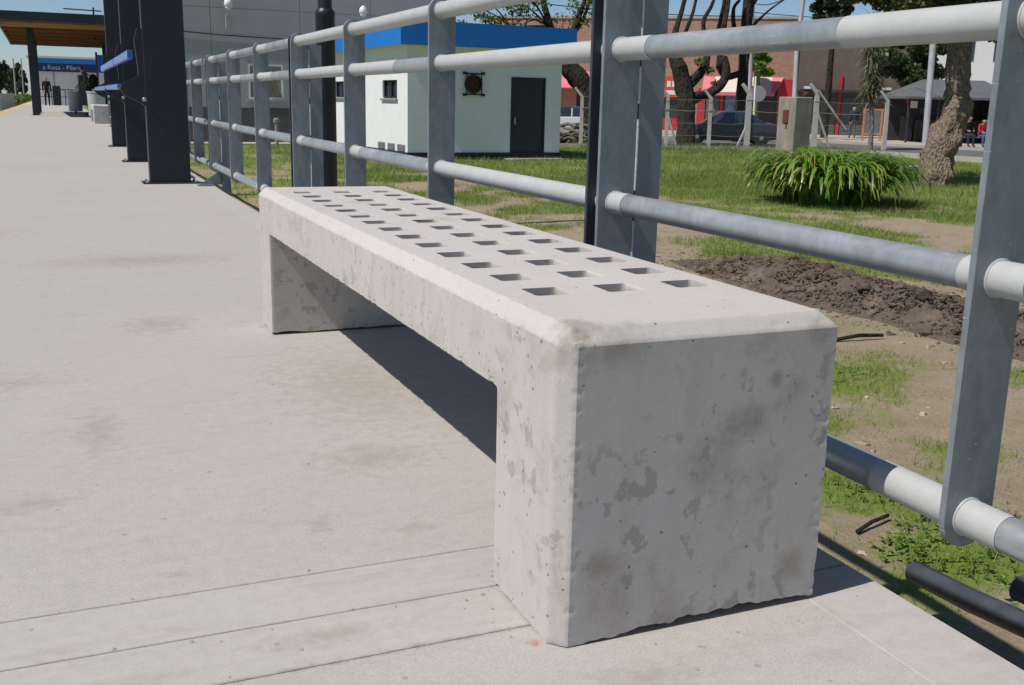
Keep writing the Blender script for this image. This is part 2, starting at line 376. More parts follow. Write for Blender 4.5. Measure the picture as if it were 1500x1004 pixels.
def m_ground():
    g = G('grass_and_soil')
    at = g.n.new('ShaderNodeAttribute'); at.attribute_name = 'grass'
    fine = g.noise(9, 6, 0.7)
    f = g.ramp(g.math('ADD', at.outputs['Fac'], g.math('MULTIPLY_ADD', fine, 0.7, -0.35)), [(0.42, 0), (0.62, 1)])
    soil = g.mix(g.ramp(g.noise(3.2, 8, 0.7), [(0.3, 0), (0.7, 1)]), (0.285, 0.222, 0.15), (0.41, 0.335, 0.24))
    soil = g.mix(g.math('MULTIPLY', g.ramp(g.noise(60, 5, 0.7), [(0.35, 1), (0.6, 0)]), 0.45), soil, (0.21, 0.155, 0.108))
    straw = g.ramp(g.noise(1, 5, 0.7, g.coord((30, 90, 1), rot=(0, 0, 0.5)), 1.5), [(0.6, 0), (0.68, 1)])
    soil = g.mix(g.math('MULTIPLY', straw, 0.4), soil, (0.53, 0.46, 0.34))
    gr = g.mix(g.noise(14, 6, 0.7), (0.115, 0.175, 0.028), (0.225, 0.28, 0.066))
    gr = g.mix(g.ramp(g.noise(1.3, 4), [(0.45, 0), (0.7, 0.5)]), gr, (0.26, 0.23, 0.11))
    g.set(col=g.mix(f, soil, gr), rough=0.96, spec=0.1)
    b = g.bump(g.noise(26, 8, 0.72), 0.7, 0.03)
    g.bump(g.noise(120, 4, 0.7), 0.5, 0.008, b)
    return g.m
M['ground'] = m_ground()
def m_heap():
    g = G('dug_up_soil')
    col = g.mix(g.ramp(g.noise(7, 8, 0.72), [(0.3, 0), (0.7, 1)]), (0.06, 0.043, 0.033), (0.165, 0.122, 0.095))
    col = g.mix(g.ramp(g.noise(2.6, 5, 0.6, g.coord(loc=(4, 2, 0))), [(0.52, 0), (0.72, 0.7)]), col, (0.30, 0.225, 0.175))
    geo = g.n.new('ShaderNodeNewGeometry')
    col = g.mix(g.ramp(geo.outputs['Random Per Island'], [(0.2, 0), (0.95, 0.55)]), col, (0.30, 0.235, 0.185))
    g.set(col=col, rough=0.97, spec=0.1)
    g.bump(g.noise(40, 8, 0.75), 0.9, 0.03)
    return g.m
M['heap'] = m_heap()

# ------------------------------------------------------------------ mesh helpers
class MB:
    def __init__(s): s.v = []; s.f = []; s.mi = []
    def add(s, vs, fs, mi=0):
        o = len(s.v); s.v += [tuple(x) for x in vs]; s.f += [tuple(i + o for i in f) for f in fs]; s.mi += [mi] * len(fs); return s
    def box(s, x0, x1, y0, y1, z0, z1, mi=0):
        return s.add([(x0, y0, z0), (x1, y0, z0), (x1, y1, z0), (x0, y1, z0), (x0, y0, z1), (x1, y0, z1), (x1, y1, z1), (x0, y1, z1)],
                     [(3, 2, 1, 0), (4, 5, 6, 7), (0, 1, 5, 4), (1, 2, 6, 5), (2, 3, 7, 6), (3, 0, 4, 7)], mi)
    def cbox(s, x0, x1, y0, y1, z0, z1, c=0.01, mi=0):
        """box with chamfered upright and top edges"""
        def ring(d, z): 
            return [(x0 + c + d - c, y0 + c, z), (x0 + c, y0 + d, z), (x1 - c, y0 + d, z), (x1 - d, y0 + c, z), (x1 - d, y1 - c, z), (x1 - c, y1 - d, z), (x0 + c, y1 - d, z), (x0 + d, y1 - c, z)]
        r0, r1 = ring(0, z0), ring(0, z1 - c)
        r2 = [(min(max(x, x0 + c), x1 - c), min(max(y, y0 + c), y1 - c), z1) for x, y, _ in r1]
        fs = []
        for k in range(2):
            for i in range(8):
                j = (i + 1) % 8; a, b = k * 8, k * 8 + 8
                fs.append((a + i, a + j, b + j, b + i))
        fs += [tuple(range(7, -1, -1)), tuple(range(16, 24))]
        return s.add(r0 + r1 + r2, fs, mi)
    def prism(s, poly, axis, a, b, mi=0):
        """polygon extruded along an axis; poly gives the two other coordinates in xyz order"""
        n = len(poly)
        def pt(p, t):
            return {'x': (t, p[0], p[1]), 'y': (p[0], t, p[1]), 'z': (p[0], p[1], t)}[axis]
        vs = [pt(p, a) for p in poly] + [pt(p, b) for p in poly]
        fs = [tuple(range(n)), tuple(range(2 * n - 1, n - 1, -1))] + [((i + 1) % n, i, n + i, n + (i + 1) % n) for i in range(n)]
        return s.add(vs, fs, mi)
    def tube(s, pts, rad, seg=10, cap=True, mi=0, jit=0.0):
        pts = [Vector(p) for p in pts]
        if not isinstance(rad, (list, tuple)): rad = [rad] * len(pts)
        rings = []; up = None; vs = []
        for i, p in enumerate(pts):
            d = (pts[min(i + 1, len(pts) - 1)] - pts[max(i - 1, 0)]).normalized()
            if up is None: up = d.orthogonal().normalized()
            up = (up - d * up.dot(d)).normalized()
            sd = d.cross(up)
            for k in range(seg):
                a = 2 * PI * k / seg
                r = rad[i] * (1 + (jit * noise.noise(p * 2.3 + Vector((math.cos(a) * 2, math.sin(a) * 2, i * 0.3))) if jit else 0))
                vs.append(p + up * (math.cos(a) * r) + sd * (math.sin(a) * r))
        fs = []
        for i in range(len(pts) - 1):
            for k in range(seg):
                j = (k + 1) % seg
                fs.append((i * seg + k, i * seg + j, (i + 1) * seg + j, (i + 1) * seg + k))
        if cap:
            fs.append(tuple(range(seg - 1, -1, -1))); n0 = (len(pts) - 1) * seg
            fs.append(tuple(range(n0, n0 + seg)))
        return s.add(vs, fs, mi)
    def lathe(s, prof, c=(0, 0, 0), seg=20, mi=0):
        vs = []; n = len(prof)
        for r, z in prof:
            for k in range(seg):
                a = 2 * PI * k / seg
                vs.append((c[0] + r * math.cos(a), c[1] + r * math.sin(a), c[2] + z))
        fs = []
        for i in range(n - 1):
            for k in range(seg):
                j = (k + 1) % seg
                fs.append((i * seg + k, i * seg + j, (i + 1) * seg + j, (i + 1) * seg + k))
        fs += [tuple(range(seg - 1, -1, -1)), tuple(range((n - 1) * seg, n * seg))]
        return s.add(vs, fs, mi)
    def build(s, name, mats, parent=None, smooth=False, xf=None):
        me = bpy.data.meshes.new(name)
        vs = s.v if xf is None else [tuple(xf @ Vector(v)) for v in s.v]
        me.from_pydata(vs, [], s.f)
        for m in (mats if isinstance(mats, (list, tuple)) else [mats]): me.materials.append(M[m])
        if any(s.mi): me.polygons.foreach_set('material_index', s.mi)
        if smooth:
            me.polygons.foreach_set('use_smooth', [True] * len(me.polygons))
            try: me.set_sharp_from_angle(angle=R(40))
            except Exception: pass
        me.update()
        return link(name, me, parent)

def link(name, me, parent=None):
    o = bpy.data.objects.new(name, me)
    COL.objects.link(o)
    if parent is not None: o.parent = parent
    return o
def tag(o, label=None, cat=None, group=None, kind=None):
    if label: o['label'] = label
    if cat: o['category'] = cat
    if group: o['group'] = group
    if kind: o['kind'] = kind
    return o
def thing(name, label, cat, loc=(0, 0, 0), rz=0, group=None):
    o = bpy.data.objects.new(name, None)
    o.empty_display_size = 0.2
    COL.objects.link(o)
    o.location = loc; o.rotation_euler = (0, 0, rz)
    return tag(o, label, cat, group)
def struct(o): o['kind'] = 'structure'; return o
def raw(name, v, f, mats, parent=None, smooth=False):
    me = bpy.data.meshes.new(name)
    v = np.asarray(v, dtype=np.float32); f = np.asarray(f, dtype=np.int32)
    me.vertices.add(len(v)); me.vertices.foreach_set('co', v.ravel())
    k = f.shape[1]
    me.loops.add(f.size); me.loops.foreach_set('vertex_index', f.ravel())
    me.polygons.add(len(f)); me.polygons.foreach_set('loop_start', np.arange(0, f.size, k, dtype=np.int32))
    if smooth: me.polygons.foreach_set('use_smooth', np.ones(len(f), dtype=bool))
    for m in (mats if isinstance(mats, (list, tuple)) else [mats]): me.materials.append(M[m])
    me.update(calc_edges=True); me.validate()
    return link(name, me, parent)
def baked(ob, name):
    """mesh of an object with its modifiers applied; the object goes away"""
    bpy.context.view_layer.update()
    dg = bpy.context.evaluated_depsgraph_get()
    me = bpy.data.meshes.new_from_object(ob.evaluated_get(dg))
    me.name = name
    old = ob.data
    bpy.data.objects.remove(ob)
    return me

GZ = -0.80                                        # ground level beside the platform

# ------------------------------------------------------------------ platform
plat = struct(bpy.data.objects.new('platform', None)); COL.objects.link(plat)
PX0, PX1 = -2.9, 0.64
MB().box(PX0 + 0.03, PX1 - 0.012, -3.5, 140, GZ - 0.3, -0.012).build('platform_core', 'joint', plat)
def slab(x0, x1, y0, y1, m):
    MB().cbox(x0, x1, y0, y1, -0.16, 0.0, 0.0012).build('slab', m, plat)
ys = [-3.5, 0.088, 0.236, 0.391, 11.45, 21.8, 32.1, 42.4, 52.7, 63, 90, 140]
for i in range(len(ys) - 1):
    y0, y1 = ys[i] + 0.0012, ys[i + 1] - 0.0012
    strip = i in (1, 2)
    slab(-2.4, 0.483 if not strip else 0.483, y0, y1, 'strip' if strip else 'slab')
    slab(0.4835, PX1, y0, y1, 'strip')
    MB().cbox(PX0, -2.404, y0, y1, -0.16, 0.0, 0.004).build('edge_slab', 'tactile', plat)

# ------------------------------------------------------------------ ground
def heap_h(x, y):
    """height of the dug-up soil ridge above the lawn"""
    cx = 5.95 + 0.2 * math.sin(y * 0.8)
    dx = (x - cx) / (0.78 + 0.25 * noise.noise(Vector((0, y * 0.7, 3))))
    e = min(1.0, max(0.0, (8.2 - y) / 1.4))
    if abs(dx) >= 1 or e <= 0: return 0.0
    return 0.20 * e * (1 - dx * dx) * (0.75 + 0.35 * noise.noise(Vector((x * 1.5, y * 1.3, 0))))
def grassy(x, y):
    v = Vector((x, y, 0))
    n1 = noise.noise(v * 0.55 + Vector((3.3, 1.2, 0))); n2 = noise.noise(v * 1.5 + Vector((9, 4, 0))); n3 = noise.noise(v * 4.2)
    d = math.hypot(x - 0.6, y + 1.3)
    b = 0.20 + 0.036 * min(d, 13) + 0.012 * max(0, min(d, 34) - 13)
    if d < 6: b += 0.06
    if x < 9: b -= 0.19 * min(1, (9 - x) / 3)
    g = b + 0.44 * n1 + 0.34 * n2 + 0.2 * n3
    # trodden paths
    for (ax, ay, bx, by, w) in ((7.0, 21.0, 10.4, 9.6, 0.75), (10.4, 9.6, 9.2, 2.0, 0.6), (4.0, 9.6, 8.2, 10.6, 0.8), (12.5, 21.0, 17.0, 19.0, 0.8)):
        t = ((x - ax) * (bx - ax) + (y - ay) * (by - ay)) / ((bx - ax) ** 2 + (by - ay) ** 2)
        t = min(1, max(0, t)); dd = math.hypot(x - ax - t * (bx - ax), y - ay - t * (by - ay))
        g -= 0.40 * math.exp(-(dd / w) ** 2)
    for (ax, ay, w, k) in ((3.6, 3.55, 0.55, 0.52), (4.35, 3.6, 0.4, 0.42), (2.3, 2.05, 0.3, 0.4), (3.0, 2.9, .35, .3), (2.05, 1.3, .25, .25), (4.9, 3.2, 0.4, 0.3), (4.2, 5.6, .6, .3), (7.6, 6.5, 1.0, .3), (7.3, 9.0, 1.2, .25), (2.6, 1.3, 0.33, 0.5), (2.4, 2.0, 0.2, 0.35), (3.3, 2.3, .25, .3), (2.5, .8, 0.25, 0.3), (16, 14, 3, .3), (12, 17.5, 2.5, .15)):
        g += k * math.exp(-((x - ax) ** 2 + (y - ay) ** 2) / w ** 2)
    if heap_h(x, y) > 0.04: g -= 0.5
    return g
def gz(x, y):
    if x > 26.5: return GZ
    return GZ + 0.035 * noise.noise(Vector((x * 0.6, y * 0.6, 5))) * min(1, (x - 0.6) / 2) + 0.012 * noise.noise(Vector((x * 3, y * 3, 1)))
def axis_lines(a, b, s0, grow, smax):
    out = [a]; s = s0
    while out[-1] < b: out.append(out[-1] + s); s = min(smax, s * grow)
    return out
gx = [-400, -150, -60, -20, -6, 0.2] + axis_lines(0.7, 27, 0.09, 1.014, 0.7) + [32, 45, 80, 160, 400]
gy = [-150, -40, -12, -5] + axis_lines(-2, 36, 0.10, 1.012, 0.7) + [40, 48, 60, 90, 150, 300, 600]
V = []; A = []
for y in gy:
    for x in gx:
        inner = 0.6 < x < 27.5 and -2.1 < y < 37
        V.append((x, y, gz(x, y) if inner else GZ))
        A.append(grassy(x, y) if inner else 0.72)
W_ = len(gx)
F = [(j * W_ + i, j * W_ + i + 1, (j + 1) * W_ + i + 1, (j + 1) * W_ + i) for j in range(len(gy) - 1) for i in range(W_ - 1)]
ground = struct(raw('ground', V, F, 'ground', None, True))
at = ground.data.attributes.new('grass', 'FLOAT', 'POINT')
at.data.foreach_set('value', np.array(A, dtype=np.float32))

# road beyond the fence, its kerbs and the far pavement
NK = [(-20, 46.5), (17.3, 33.9), (26.9, 29.6), (28.2, 22.0), (29.5, -10)]
FK = [(-10, 60.0), (25.0, 45.0), (33.0, 39.4), (35.6, 31.0), (37.5, -10)]
rd = MB()
for i in range(4): rd.add([(*NK[i], GZ + 0.05), (*FK[i], GZ + 0.05), (*FK[i + 1], GZ + 0.05), (*NK[i + 1], GZ + 0.05)], [(3, 2, 1, 0)])
struct(rd.build('road', 'asphalt'))
def kerbs(name, line, w):
    m = MB()
    for i in range(len(line) - 1):
        a = Vector((*line[i], 0)); b = Vector((*line[i + 1], 0)); d = (b - a).normalized(); n = Vector((-d.y, d.x, 0)) * w
        m.add([(p.x, p.y, z) for z in (GZ - 0.05, GZ + 0.17) for p in (a, b, b + n, a + n)], [(4, 5, 6, 7), (0, 1, 5, 4), (1, 2, 6, 5), (2, 3, 7, 6), (3, 0, 4, 7)])
    return struct(m.build(name, 'kerb'))
kerbs('near_kerb', NK, -0.18); kerbs('far_kerb', FK, 0.18)
pv = MB()
for i in range(4): 
    a, b = FK[i], FK[i + 1]
    pv.add([(a[0] + 0.1, a[1] + 0.1, GZ + 0.16), (a[0] + 40, a[1] + 40, GZ + 0.16), (b[0] + 40, b[1] + 40, GZ + 0.16), (b[0] + 0.1, b[1] + 0.1, GZ + 0.16)], [(3, 2, 1, 0)])
struct(pv.build('far_pavement', 'pave'))
pw = MB().box(3.0, 12.2, 35.2, 36.5, GZ - 0.1, GZ + 0.06)
struct(pw.build('warehouse_path', 'kerb'))

# ------------------------------------------------------------------ concrete bench
BW, BL, BH, BB = 0.492, 2.514, 0.5, 0.353
HX = [0.115, 0.253, 0.394]
HY = [0.302 + 0.1512 * i for i in range(14)]
def bench_mesh():
    hs = 0.034
    xs = sorted([0.0, BW] + [c + d for c in HX for d in (-hs, hs)])
    T0, T1 = 0.242, BL - 0.214
    yl = sorted([0.0, BL, T0, T1] + [c + d for c in HY for d in (-hs, hs)])
    def is_hole(i, j): 
        cx = (xs[i] + xs[i + 1]) / 2; cy = (yl[j] + yl[j + 1]) / 2
        return any(abs(cx - a) < 0.01 for a in HX) and any(abs(cy - b) < 0.01 for b in HY)
    bm = bmesh.new(); cache = {}
    def vv(x, y, z):
        k = (round(x, 5), round(y, 5), round(z, 5))
        if k not in cache: cache[k] = bm.verts.new(k)
        return cache[k]
    def q(*p): 
        try: bm.faces.new([vv(*a) for a in p])
        except ValueError: pass
    def zb(j): return 0.0 if (yl[j + 1] <= T0 + 1e-6 or yl[j] >= T1 - 1e-6) else BB
    nx, ny = len(xs) - 1, len(yl) - 1
    def solid(i, j, lv):
        if i < 0 or j < 0 or i >= nx or j >= ny or is_hole(i, j): return False
        return True if lv == 1 else zb(j) == 0.0
    for i in range(nx):
        for j in range(ny):
            x0, x1, y0, y1 = xs[i], xs[i + 1], yl[j], yl[j + 1]
            for lv, (z0, z1) in ((0, (0.0, BB)), (1, (BB, BH))):
                if not solid(i, j, lv): continue
                if lv == 1: q((x0, y0, z1), (x1, y0, z1), (x1, y1, z1), (x0, y1, z1))
                if lv == 0 or not solid(i, j, 0): q((x0, y1, z0), (x1, y1, z0), (x1, y0, z0), (x0, y0, z0))
                if not solid(i - 1, j, lv): q((x0, y1, z0), (x0, y0, z0), (x0, y0, z1), (x0, y1, z1))
                if not solid(i + 1, j, lv): q((x1, y0, z0), (x1, y1, z0), (x1, y1, z1), (x1, y0, z1))
                if not solid(i, j - 1, lv): q((x0, y0, z0), (x1, y0, z0), (x1, y0, z1), (x0, y0, z1))
                if not solid(i, j + 1, lv): q((x1, y1, z0), (x0, y1, z0), (x0, y1, z1), (x1, y1, z1))
    e = 1e-4
    def onb(v): return (abs(v.co.x) < e, abs(v.co.x - BW) < e, abs(v.co.y) < e, abs(v.co.y - BL) < e, abs(v.co.z - BH) < e)
    ed = []
    for k in bm.edges:
        a, b = onb(k.verts[0]), onb(k.verts[1])
        s = [i for i in range(5) if a[i] and b[i]]
        if len(s) == 2 and (4 in s or set(s) in ({0, 2}, {0, 3})): ed.append(k)
    bm.normal_update()
    bmesh.ops.bevel(bm, geom=ed, offset=0.023, segments=1, affect='EDGES')
    me = bpy.data.meshes.new('bench_raw'); bm.to_mesh(me); bm.free()
    ob = bpy.data.objects.new('bench_raw', me); COL.objects.link(ob)
    md = ob.modifiers.new('r', 'REMESH'); md.mode = 'VOXEL'; md.voxel_size = 0.0042; md.adaptivity = 0.0
    me = baked(ob, 'concrete_bench')
    # casting wear: ragged arrises, chipped foot, rough rounded top edges, slightly wavy faces
    n = len(me.vertices); co = np.empty(n * 3, np.float32); me.vertices.foreach_get('co', co); co = co.reshape(-1, 3)
    no = np.empty(n * 3, np.float32); me.vertices.foreach_get('normal', no); no = no.reshape(-1, 3)
    out = co.copy()
    for i in range(n):
        x, y, z = (float(t) for t in co[i]); v = Vector((x, y, z))
        d = 0.0006 * noise.noise(v * 5) + 0.00012 * noise.noise(v * 40)
        dx = min(x, BW - x); dy = min(y, BL - y); dz = BH - z
        near = sorted((abs(dx), abs(dy), abs(dz)))
        if near[1] < 0.032 and near[0] < 0.03:
            w = 1 - near[1] / 0.032
            d -= w * max(0.0, 0.0022 * noise.noise(v * 26) + 0.0026 * noise.noise(v * 70) - 0.0006)
            if dz < 0.03 and x < 0.04: d += 0.0014 * noise.noise(v * 95) - 0.0022 * max(0, noise.noise(v * 33) - 0.25)
        # ragged arris beside the upright chamfer and along the beam's lower edge
        if y < 0.004 and x < 0.032: d -= 0.002 * max(0, noise.noise(Vector((1, 2, z * 75))))
        if z < BB + 0.012 and z > BB - 0.012 and x < 0.02 and 0.25 < y < 2.29: d -= 0.006 * max(0, noise.noise(Vector((4, 2, y * 28))) + 0.5 * noise.noise(Vector((4, 7, y * 80))))
        nx_, ny_, nz_ = (float(t) for t in no[i])
        px, py, pz = x + nx_ * d, y + ny_ * d, z + nz_ * d
        if z > 0.4945 and abs(y - 0.0265) < 0.0024 and 0.05 < x < 0.46: pz -= 0.0016 + 0.0012 * noise.noise(Vector((x * 30, 3, 1)))   # mould seam across the near end
        if z < 0.12:
            # chipped foot of both legs
            def lip(t, s): return max(0.0, 0.011 + 0.017 * noise.noise(Vector((t * 6, s, 0))) + 0.007 * noise.noise(Vector((t * 24, s, 1))) + 0.004 * noise.noise(Vector((t * 70, s, 2))))
            k = 0.0
            if y < 0.07: k = max(k, lip(x + 0.2, 3.7) * (1 - y / 0.07) ** 0.5 * min(1, x / 0.10))
            if x < 0.05: k = max(k, 0.5 * lip(y, 9.1) * (1 - x / 0.05) ** 0.5 * min(1, abs(y - 0.0) / 0.1))
            yy = y - 2.30
            if -0.01 < yy < 0.05: k = max(k, 0.5 * lip(x, 5.5) * (1 - max(0, yy) / 0.05))
            if BW - x < 0.05: k = max(k, 0.6 * lip(y, 2.1) * (1 - (BW - x) / 0.05) ** 0.5)
            if pz < k: pz = k
        out[i] = (px, py, pz)
    me.vertices.foreach_set('co', out.ravel())
    me.polygons.foreach_set('use_smooth', np.ones(len(me.polygons), dtype=bool))
    me.materials.clear(); me.materials.append(M['bench'])
    me.set_sharp_from_angle(angle=R(19))
    me.update()
    return me
bmesh_data = bench_mesh()
tag(link('concrete_bench', bmesh_data), 'large pale concrete bench with rows of square holes in its seat, nearest on the platform', 'bench', 'concrete benches on the platform')
b2 = tag(link('concrete_bench', bmesh_data), 'far small concrete bench end beside the dark posts and grey bins', 'bench', 'concrete benches on the platform')
b2.location = (0.23, 30.2, 0)

M['crumb'] = simple('platform_crumbs', (0.24, 0.19, 0.14), (0.42, 0.38, 0.33), 0.9, 0.9)
def crumbs():
    rg = random.Random(77); V_ = []; F_ = []
    for k in range(230):
        u = rg.random()
        if u < 0.35: x, y = rg.uniform(-1.2, 0.45), rg.choice((0.088, 0.236, 0.391)) + rg.gauss(0, 0.012)
        elif u < 0.42: x, y = rg.gauss(-0.01, 0.04), rg.uniform(-0.02, 0.3)
        elif u < 0.5: x, y = rg.uniform(0, 0.6), rg.gauss(-0.06, 0.06)
        else: x, y = rg.uniform(-2.0, 0.6), rg.uniform(-0.6, 7)
        if -0.004 < x < 0.5 and -0.004 < y < 0.245: continue
        s_ = 0.0012 + 0.0035 * rg.random() ** 3; o0 = len(V_); a = rg.random() * 6
        V_ += [(x + s_ * math.cos(a + t) * rg.uniform(.7, 1.5), y + s_ * math.sin(a + t) * rg.uniform(.7, 1.5), 0.0004) for t in (0, 1.57, 3.14, 4.71)] + [(x, y, s_ * 0.9)]
        F_ += [(o0, o0 + 1, o0 + 4), (o0 + 1, o0 + 2, o0 + 4), (o0 + 2, o0 + 3, o0 + 4), (o0 + 3, o0, o0 + 4)]
    return raw('platform_crumbs', V_, F_, 'crumb')
tag(crumbs(), 'tiny crumbs of grit lying on the concrete platform', 'grit', None, 'stuff')

# ------------------------------------------------------------------ railing along the platform edge
rail = thing('railing', 'galvanised steel railing of four pipes and flat bars along the platform edge', 'railing', (0.668, 0, 0))
RX = 0.0                                           # railing local x (parent stands at 0.668)
ZR = [1.135, 0.950, 0.569, 0.180]
RR = [0.0285, 0.0275, 0.0275, 0.0295]
BARS = [-2.65, -1.39, -0.137, 1.108, 2.43, 3.68, 4.95, 6.2, 7.45, 8.75, 9.95, 11.2, 12.5, 13.75, 15.0, 16.3, 17.5, 18.8, 20.0, 21.3, 22.5, 23.8, 25, 26.3, 27.5, 28.8, 30]
MAIN = {0, 3, 6, 9, 12, 15, 18, 21, 24}
def bar_mesh(thick):
    poly = []
    for k in range(13):
        a = PI + PI * k / 12
        poly.append((0.052 * math.cos(a), 0.180 + 0.052 * math.sin(a)))
    for k in range(13):
        a = PI * k / 12
        poly.append((0.052 * math.cos(a), 1.135 + 0.047 * math.sin(a)))
    bm = bmesh.new()
    f = bm.faces.new([bm.verts.new((x, -thick / 2, z)) for x, z in poly])
    r = bmesh.ops.extrude_face_region(bm, geom=[f])
    for v in [g_ for g_ in r['geom'] if isinstance(g_, bmesh.types.BMVert)]: v.co.y = thick / 2
    bmesh.ops.recalc_face_normals(bm, faces=bm.faces)
    bmesh.ops.bevel(bm, geom=[e_ for e_ in bm.edges if abs(e_.verts[0].co.y - e_.verts[1].co.y) < 1e-6], offset=0.0012, segments=1, affect='EDGES')
    me = bpy.data.meshes.new('baluster'); bm.to_mesh(me); bm.free()
    me.materials.append(M['galv_bar'])
    return me
bar_me = bar_mesh(0.012)
bar_shade = bar_me.copy(); bar_shade.materials.clear(); bar_shade.materials.append(M['post_shade'])
ring_mb = MB()
prev_main = None
for i, y in enumerate(BARS):
    if i in MAIN:
        post = thing('post', None, None); post.parent = rail; post.location = (0, y, 0)
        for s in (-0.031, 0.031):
            o = link('flat_bar', bar_me if s < 0 else bar_shade, post); o.location = (0, s, 0)
        pm = MB()
        pm.box(0.056, 0.128, -0.036, -0.028, GZ - 0.1, 1.115)
        pm.box(0.056, 0.128, 0.028, 0.036, GZ - 0.1, 1.115)
        pm.box(0.118, 0.128, -0.028, 0.028, GZ - 0.1, 1.115)
        pm.build('channel', 'post_paint', post)
        for (z0, z1) in ((0.215, 0.52), (0.60, 0.78), (0.985, 1.09), (0.82, 0.91)):
            wb = MB().tube([(0.054, -0.0365, z0), (0.0545, -0.0375, (z0 + z1) / 2), (0.054, -0.0365, z1)], 0.0032, 6)
            wb.build('weld', 'weld', post)
        ft = MB().prism([(-0.15, 0.012), (0.055, 0.012), (0.055, 0.15)], 'y', -0.006, 0.006)
        ft.build('gusset', 'galv_bar', post)
        fp = MB().box(-0.17, -0.03, -0.06, 0.06, 0.001, 0.011)
        fo = fp.build('foot_plate', 'galv_bar', post)
    else:
        o = link('baluster', bar_me, rail); o.location = (0, y, 0)
tor = []
for i, y in enumerate(BARS[:10]):
    for q in range(4):
        yo = y - (0.037 if i in MAIN else 0.006)
        m = MB(); pts = []
        for k in range(21):
            a = 2 * PI * k / 20
            pts.append((math.cos(a) * (RR[q] + 0.0012), yo, ZR[q] + math.sin(a) * (RR[q] + 0.0012)))
        m.tube(pts, 0.0028, 6, False, 0, 0.6).build('weld_bead', 'zinc_paint', rail, True)
# pipes: one mesh per rail and bay, the pale zinc paint runs over the welds
def painted(r, a, b):
    """painted stretches of one bay of pipe r from bar a to bar b"""
    if r == 0: 
        return [(a, b)] if a > -1 and a < 4.5 else [(a, a + 0.12), (b - 0.35, b)]
    if r == 1:
        if a < -0.5: return [(a, b)]
        if a < 1.0: return [(a, 0.245), (0.915, b)]
        if a < 2.4: return [(a, b)]
        if a < 3.6: return [(2.95, b)]
        if a < 4.9: return [(a, b)]
        return [(b - 0.5, b)]
    if r == 2:
        if a < -0.5: return [(b - 0.075, b), (a, a + 0.06)]
        if a < 1.0: return [(a, -0.085), (1.0, b)]
        if a < 2.4: return [(a, b)]
        return [(a, a + 0.1), (b - 0.16, b)]
    return [(b - 0.085, b), (a, a + 0.19)]
for r in range(4):
    for i in range(len(BARS) - 1):
        a, b = BARS[i], BARS[i + 1]
        if i > 12: iv = [(a, b)]
        else: iv = painted(r, a, b)
        cuts = sorted(set([a, b] + [max(a, min(b, t)) for k in iv for t in k]))
        m = MB()
        for c0, c1 in zip(cuts, cuts[1:]):
            if c1 - c0 < 1e-4: continue
            mid = (c0 + c1) / 2
            isp = any(k0 <= mid <= k1 for k0, k1 in iv)
            rad = RR[r] + (0.0009 if isp else 0)
            n = max(1, int((c1 - c0) / 0.2))
            m.tube([(0, c0 + (c1 - c0) * k / n, ZR[r]) for k in range(n + 1)], rad, 24, False, 1 if isp else 0)
        m.build('rail_pipe', ['galv', 'zinc_paint'], rail, True)

# dark conduits lying beside the platform foot
def conduit(pts, r, label):
    o = MB().tube(pts, r, 16).build('conduit_pipe', 'conduit', None, True)
    return tag(o, label, 'pipe', 'dark conduits beside the platform')

# ------------------------------------------------------------------ leaning rest with dark uprights
rest = thing('leaning_rest', 'tall anthracite leaning rest with three uprights and blue bars', 'leaning rest', (0.29, 9.1, 0))
CY = [0.0, 3.4, 7.4]
for k, y in enumerate(CY):
    up = MB().cbox(-0.185, 0.185, y - 0.05, y + 0.09, 0.012, 2.9, 0.006).build('upright', 'anthracite', rest)
    bp = MB().cbox(-0.25, 0.27, y - 0.12, y + 0.16, 0.0005, 0.012, 0.003).build('base_plate', 'anthracite', up)
    bt = MB()
    for sx in (-0.21, 0.23):
        for sy in (-0.09, 0.13): bt.lathe([(0.014, 0.012), (0.014, 0.026), (0.006, 0.034)], (sx, y + sy, 0), 6)
    bt.build('anchor_bolts', 'bolt', up)
    if k > 0 or True:
        br = MB().prism([(-0.183, 0.70), (-0.183, 1.40), (-0.225, 1.40), (-0.255, 1.30), (-0.235, 1.06), (-0.235, 0.98), (-0.385, 0.905), (-0.40, 0.86), (-0.36, 0.80), (-0.22, 0.735)], 'y', y - 0.035, y + 0.035)
        br.build('bracket', 'anthracite', up)
        MB().lathe([(0.02, 0), (0.02, 0.012), (0.01, 0.018)], (0, 0, 0), 10).build('bracket_bolt', 'bolt', up, xf=Matrix.Translation((-0.196, y - 0.052, 0.77)) @ Matrix.Rotation(R(90), 4, 'X'))
    if k < 2:
        y1 = CY[k + 1]
        for (x, z, w, h) in ((-0.262, 1.19, 0.05, 0.085), (-0.345, 0.885, 0.10, 0.05)):
            poly = [(x - w / 2, z - h / 2 + 0.012), (x - w / 2 + 0.012, z - h / 2), (x + w / 2, z - h / 2), (x + w / 2, z + h / 2), (x - w / 2 + 0.012, z + h / 2), (x - w / 2, z + h / 2 - 0.012)]
            MB().prism(poly, 'y', y + 0.55 if k == 0 else y + 0.06, y1 - 0.06).build('rest_bar', 'blue_bar', rest)
    if k == 1:
        MB().box(-0.215, -0.1865, y - 0.05, y + 0.03, 1.98, 2.3).build('blue_plate', 'blue_sign', up)

# ------------------------------------------------------------------ street lamp pole
lp = thing('lamp_pole', 'thick dark round lamp pole standing behind the railing beside the warehouse', 'lamp pole', (2.37, 11.5, GZ))
MB().lathe([(0.16, 0), (0.16, 0.03), (0.115, 0.05), (0.115, 2.57), (0.12, 2.58), (0.12, 2.62), (0.088, 2.66)], seg=24).build('lower_shaft', 'anthracite', lp, True)
MB().lathe([(0.085, 2.63), (0.075, 6.2)], seg=20).build('upper_shaft', 'anthracite', lp, True)

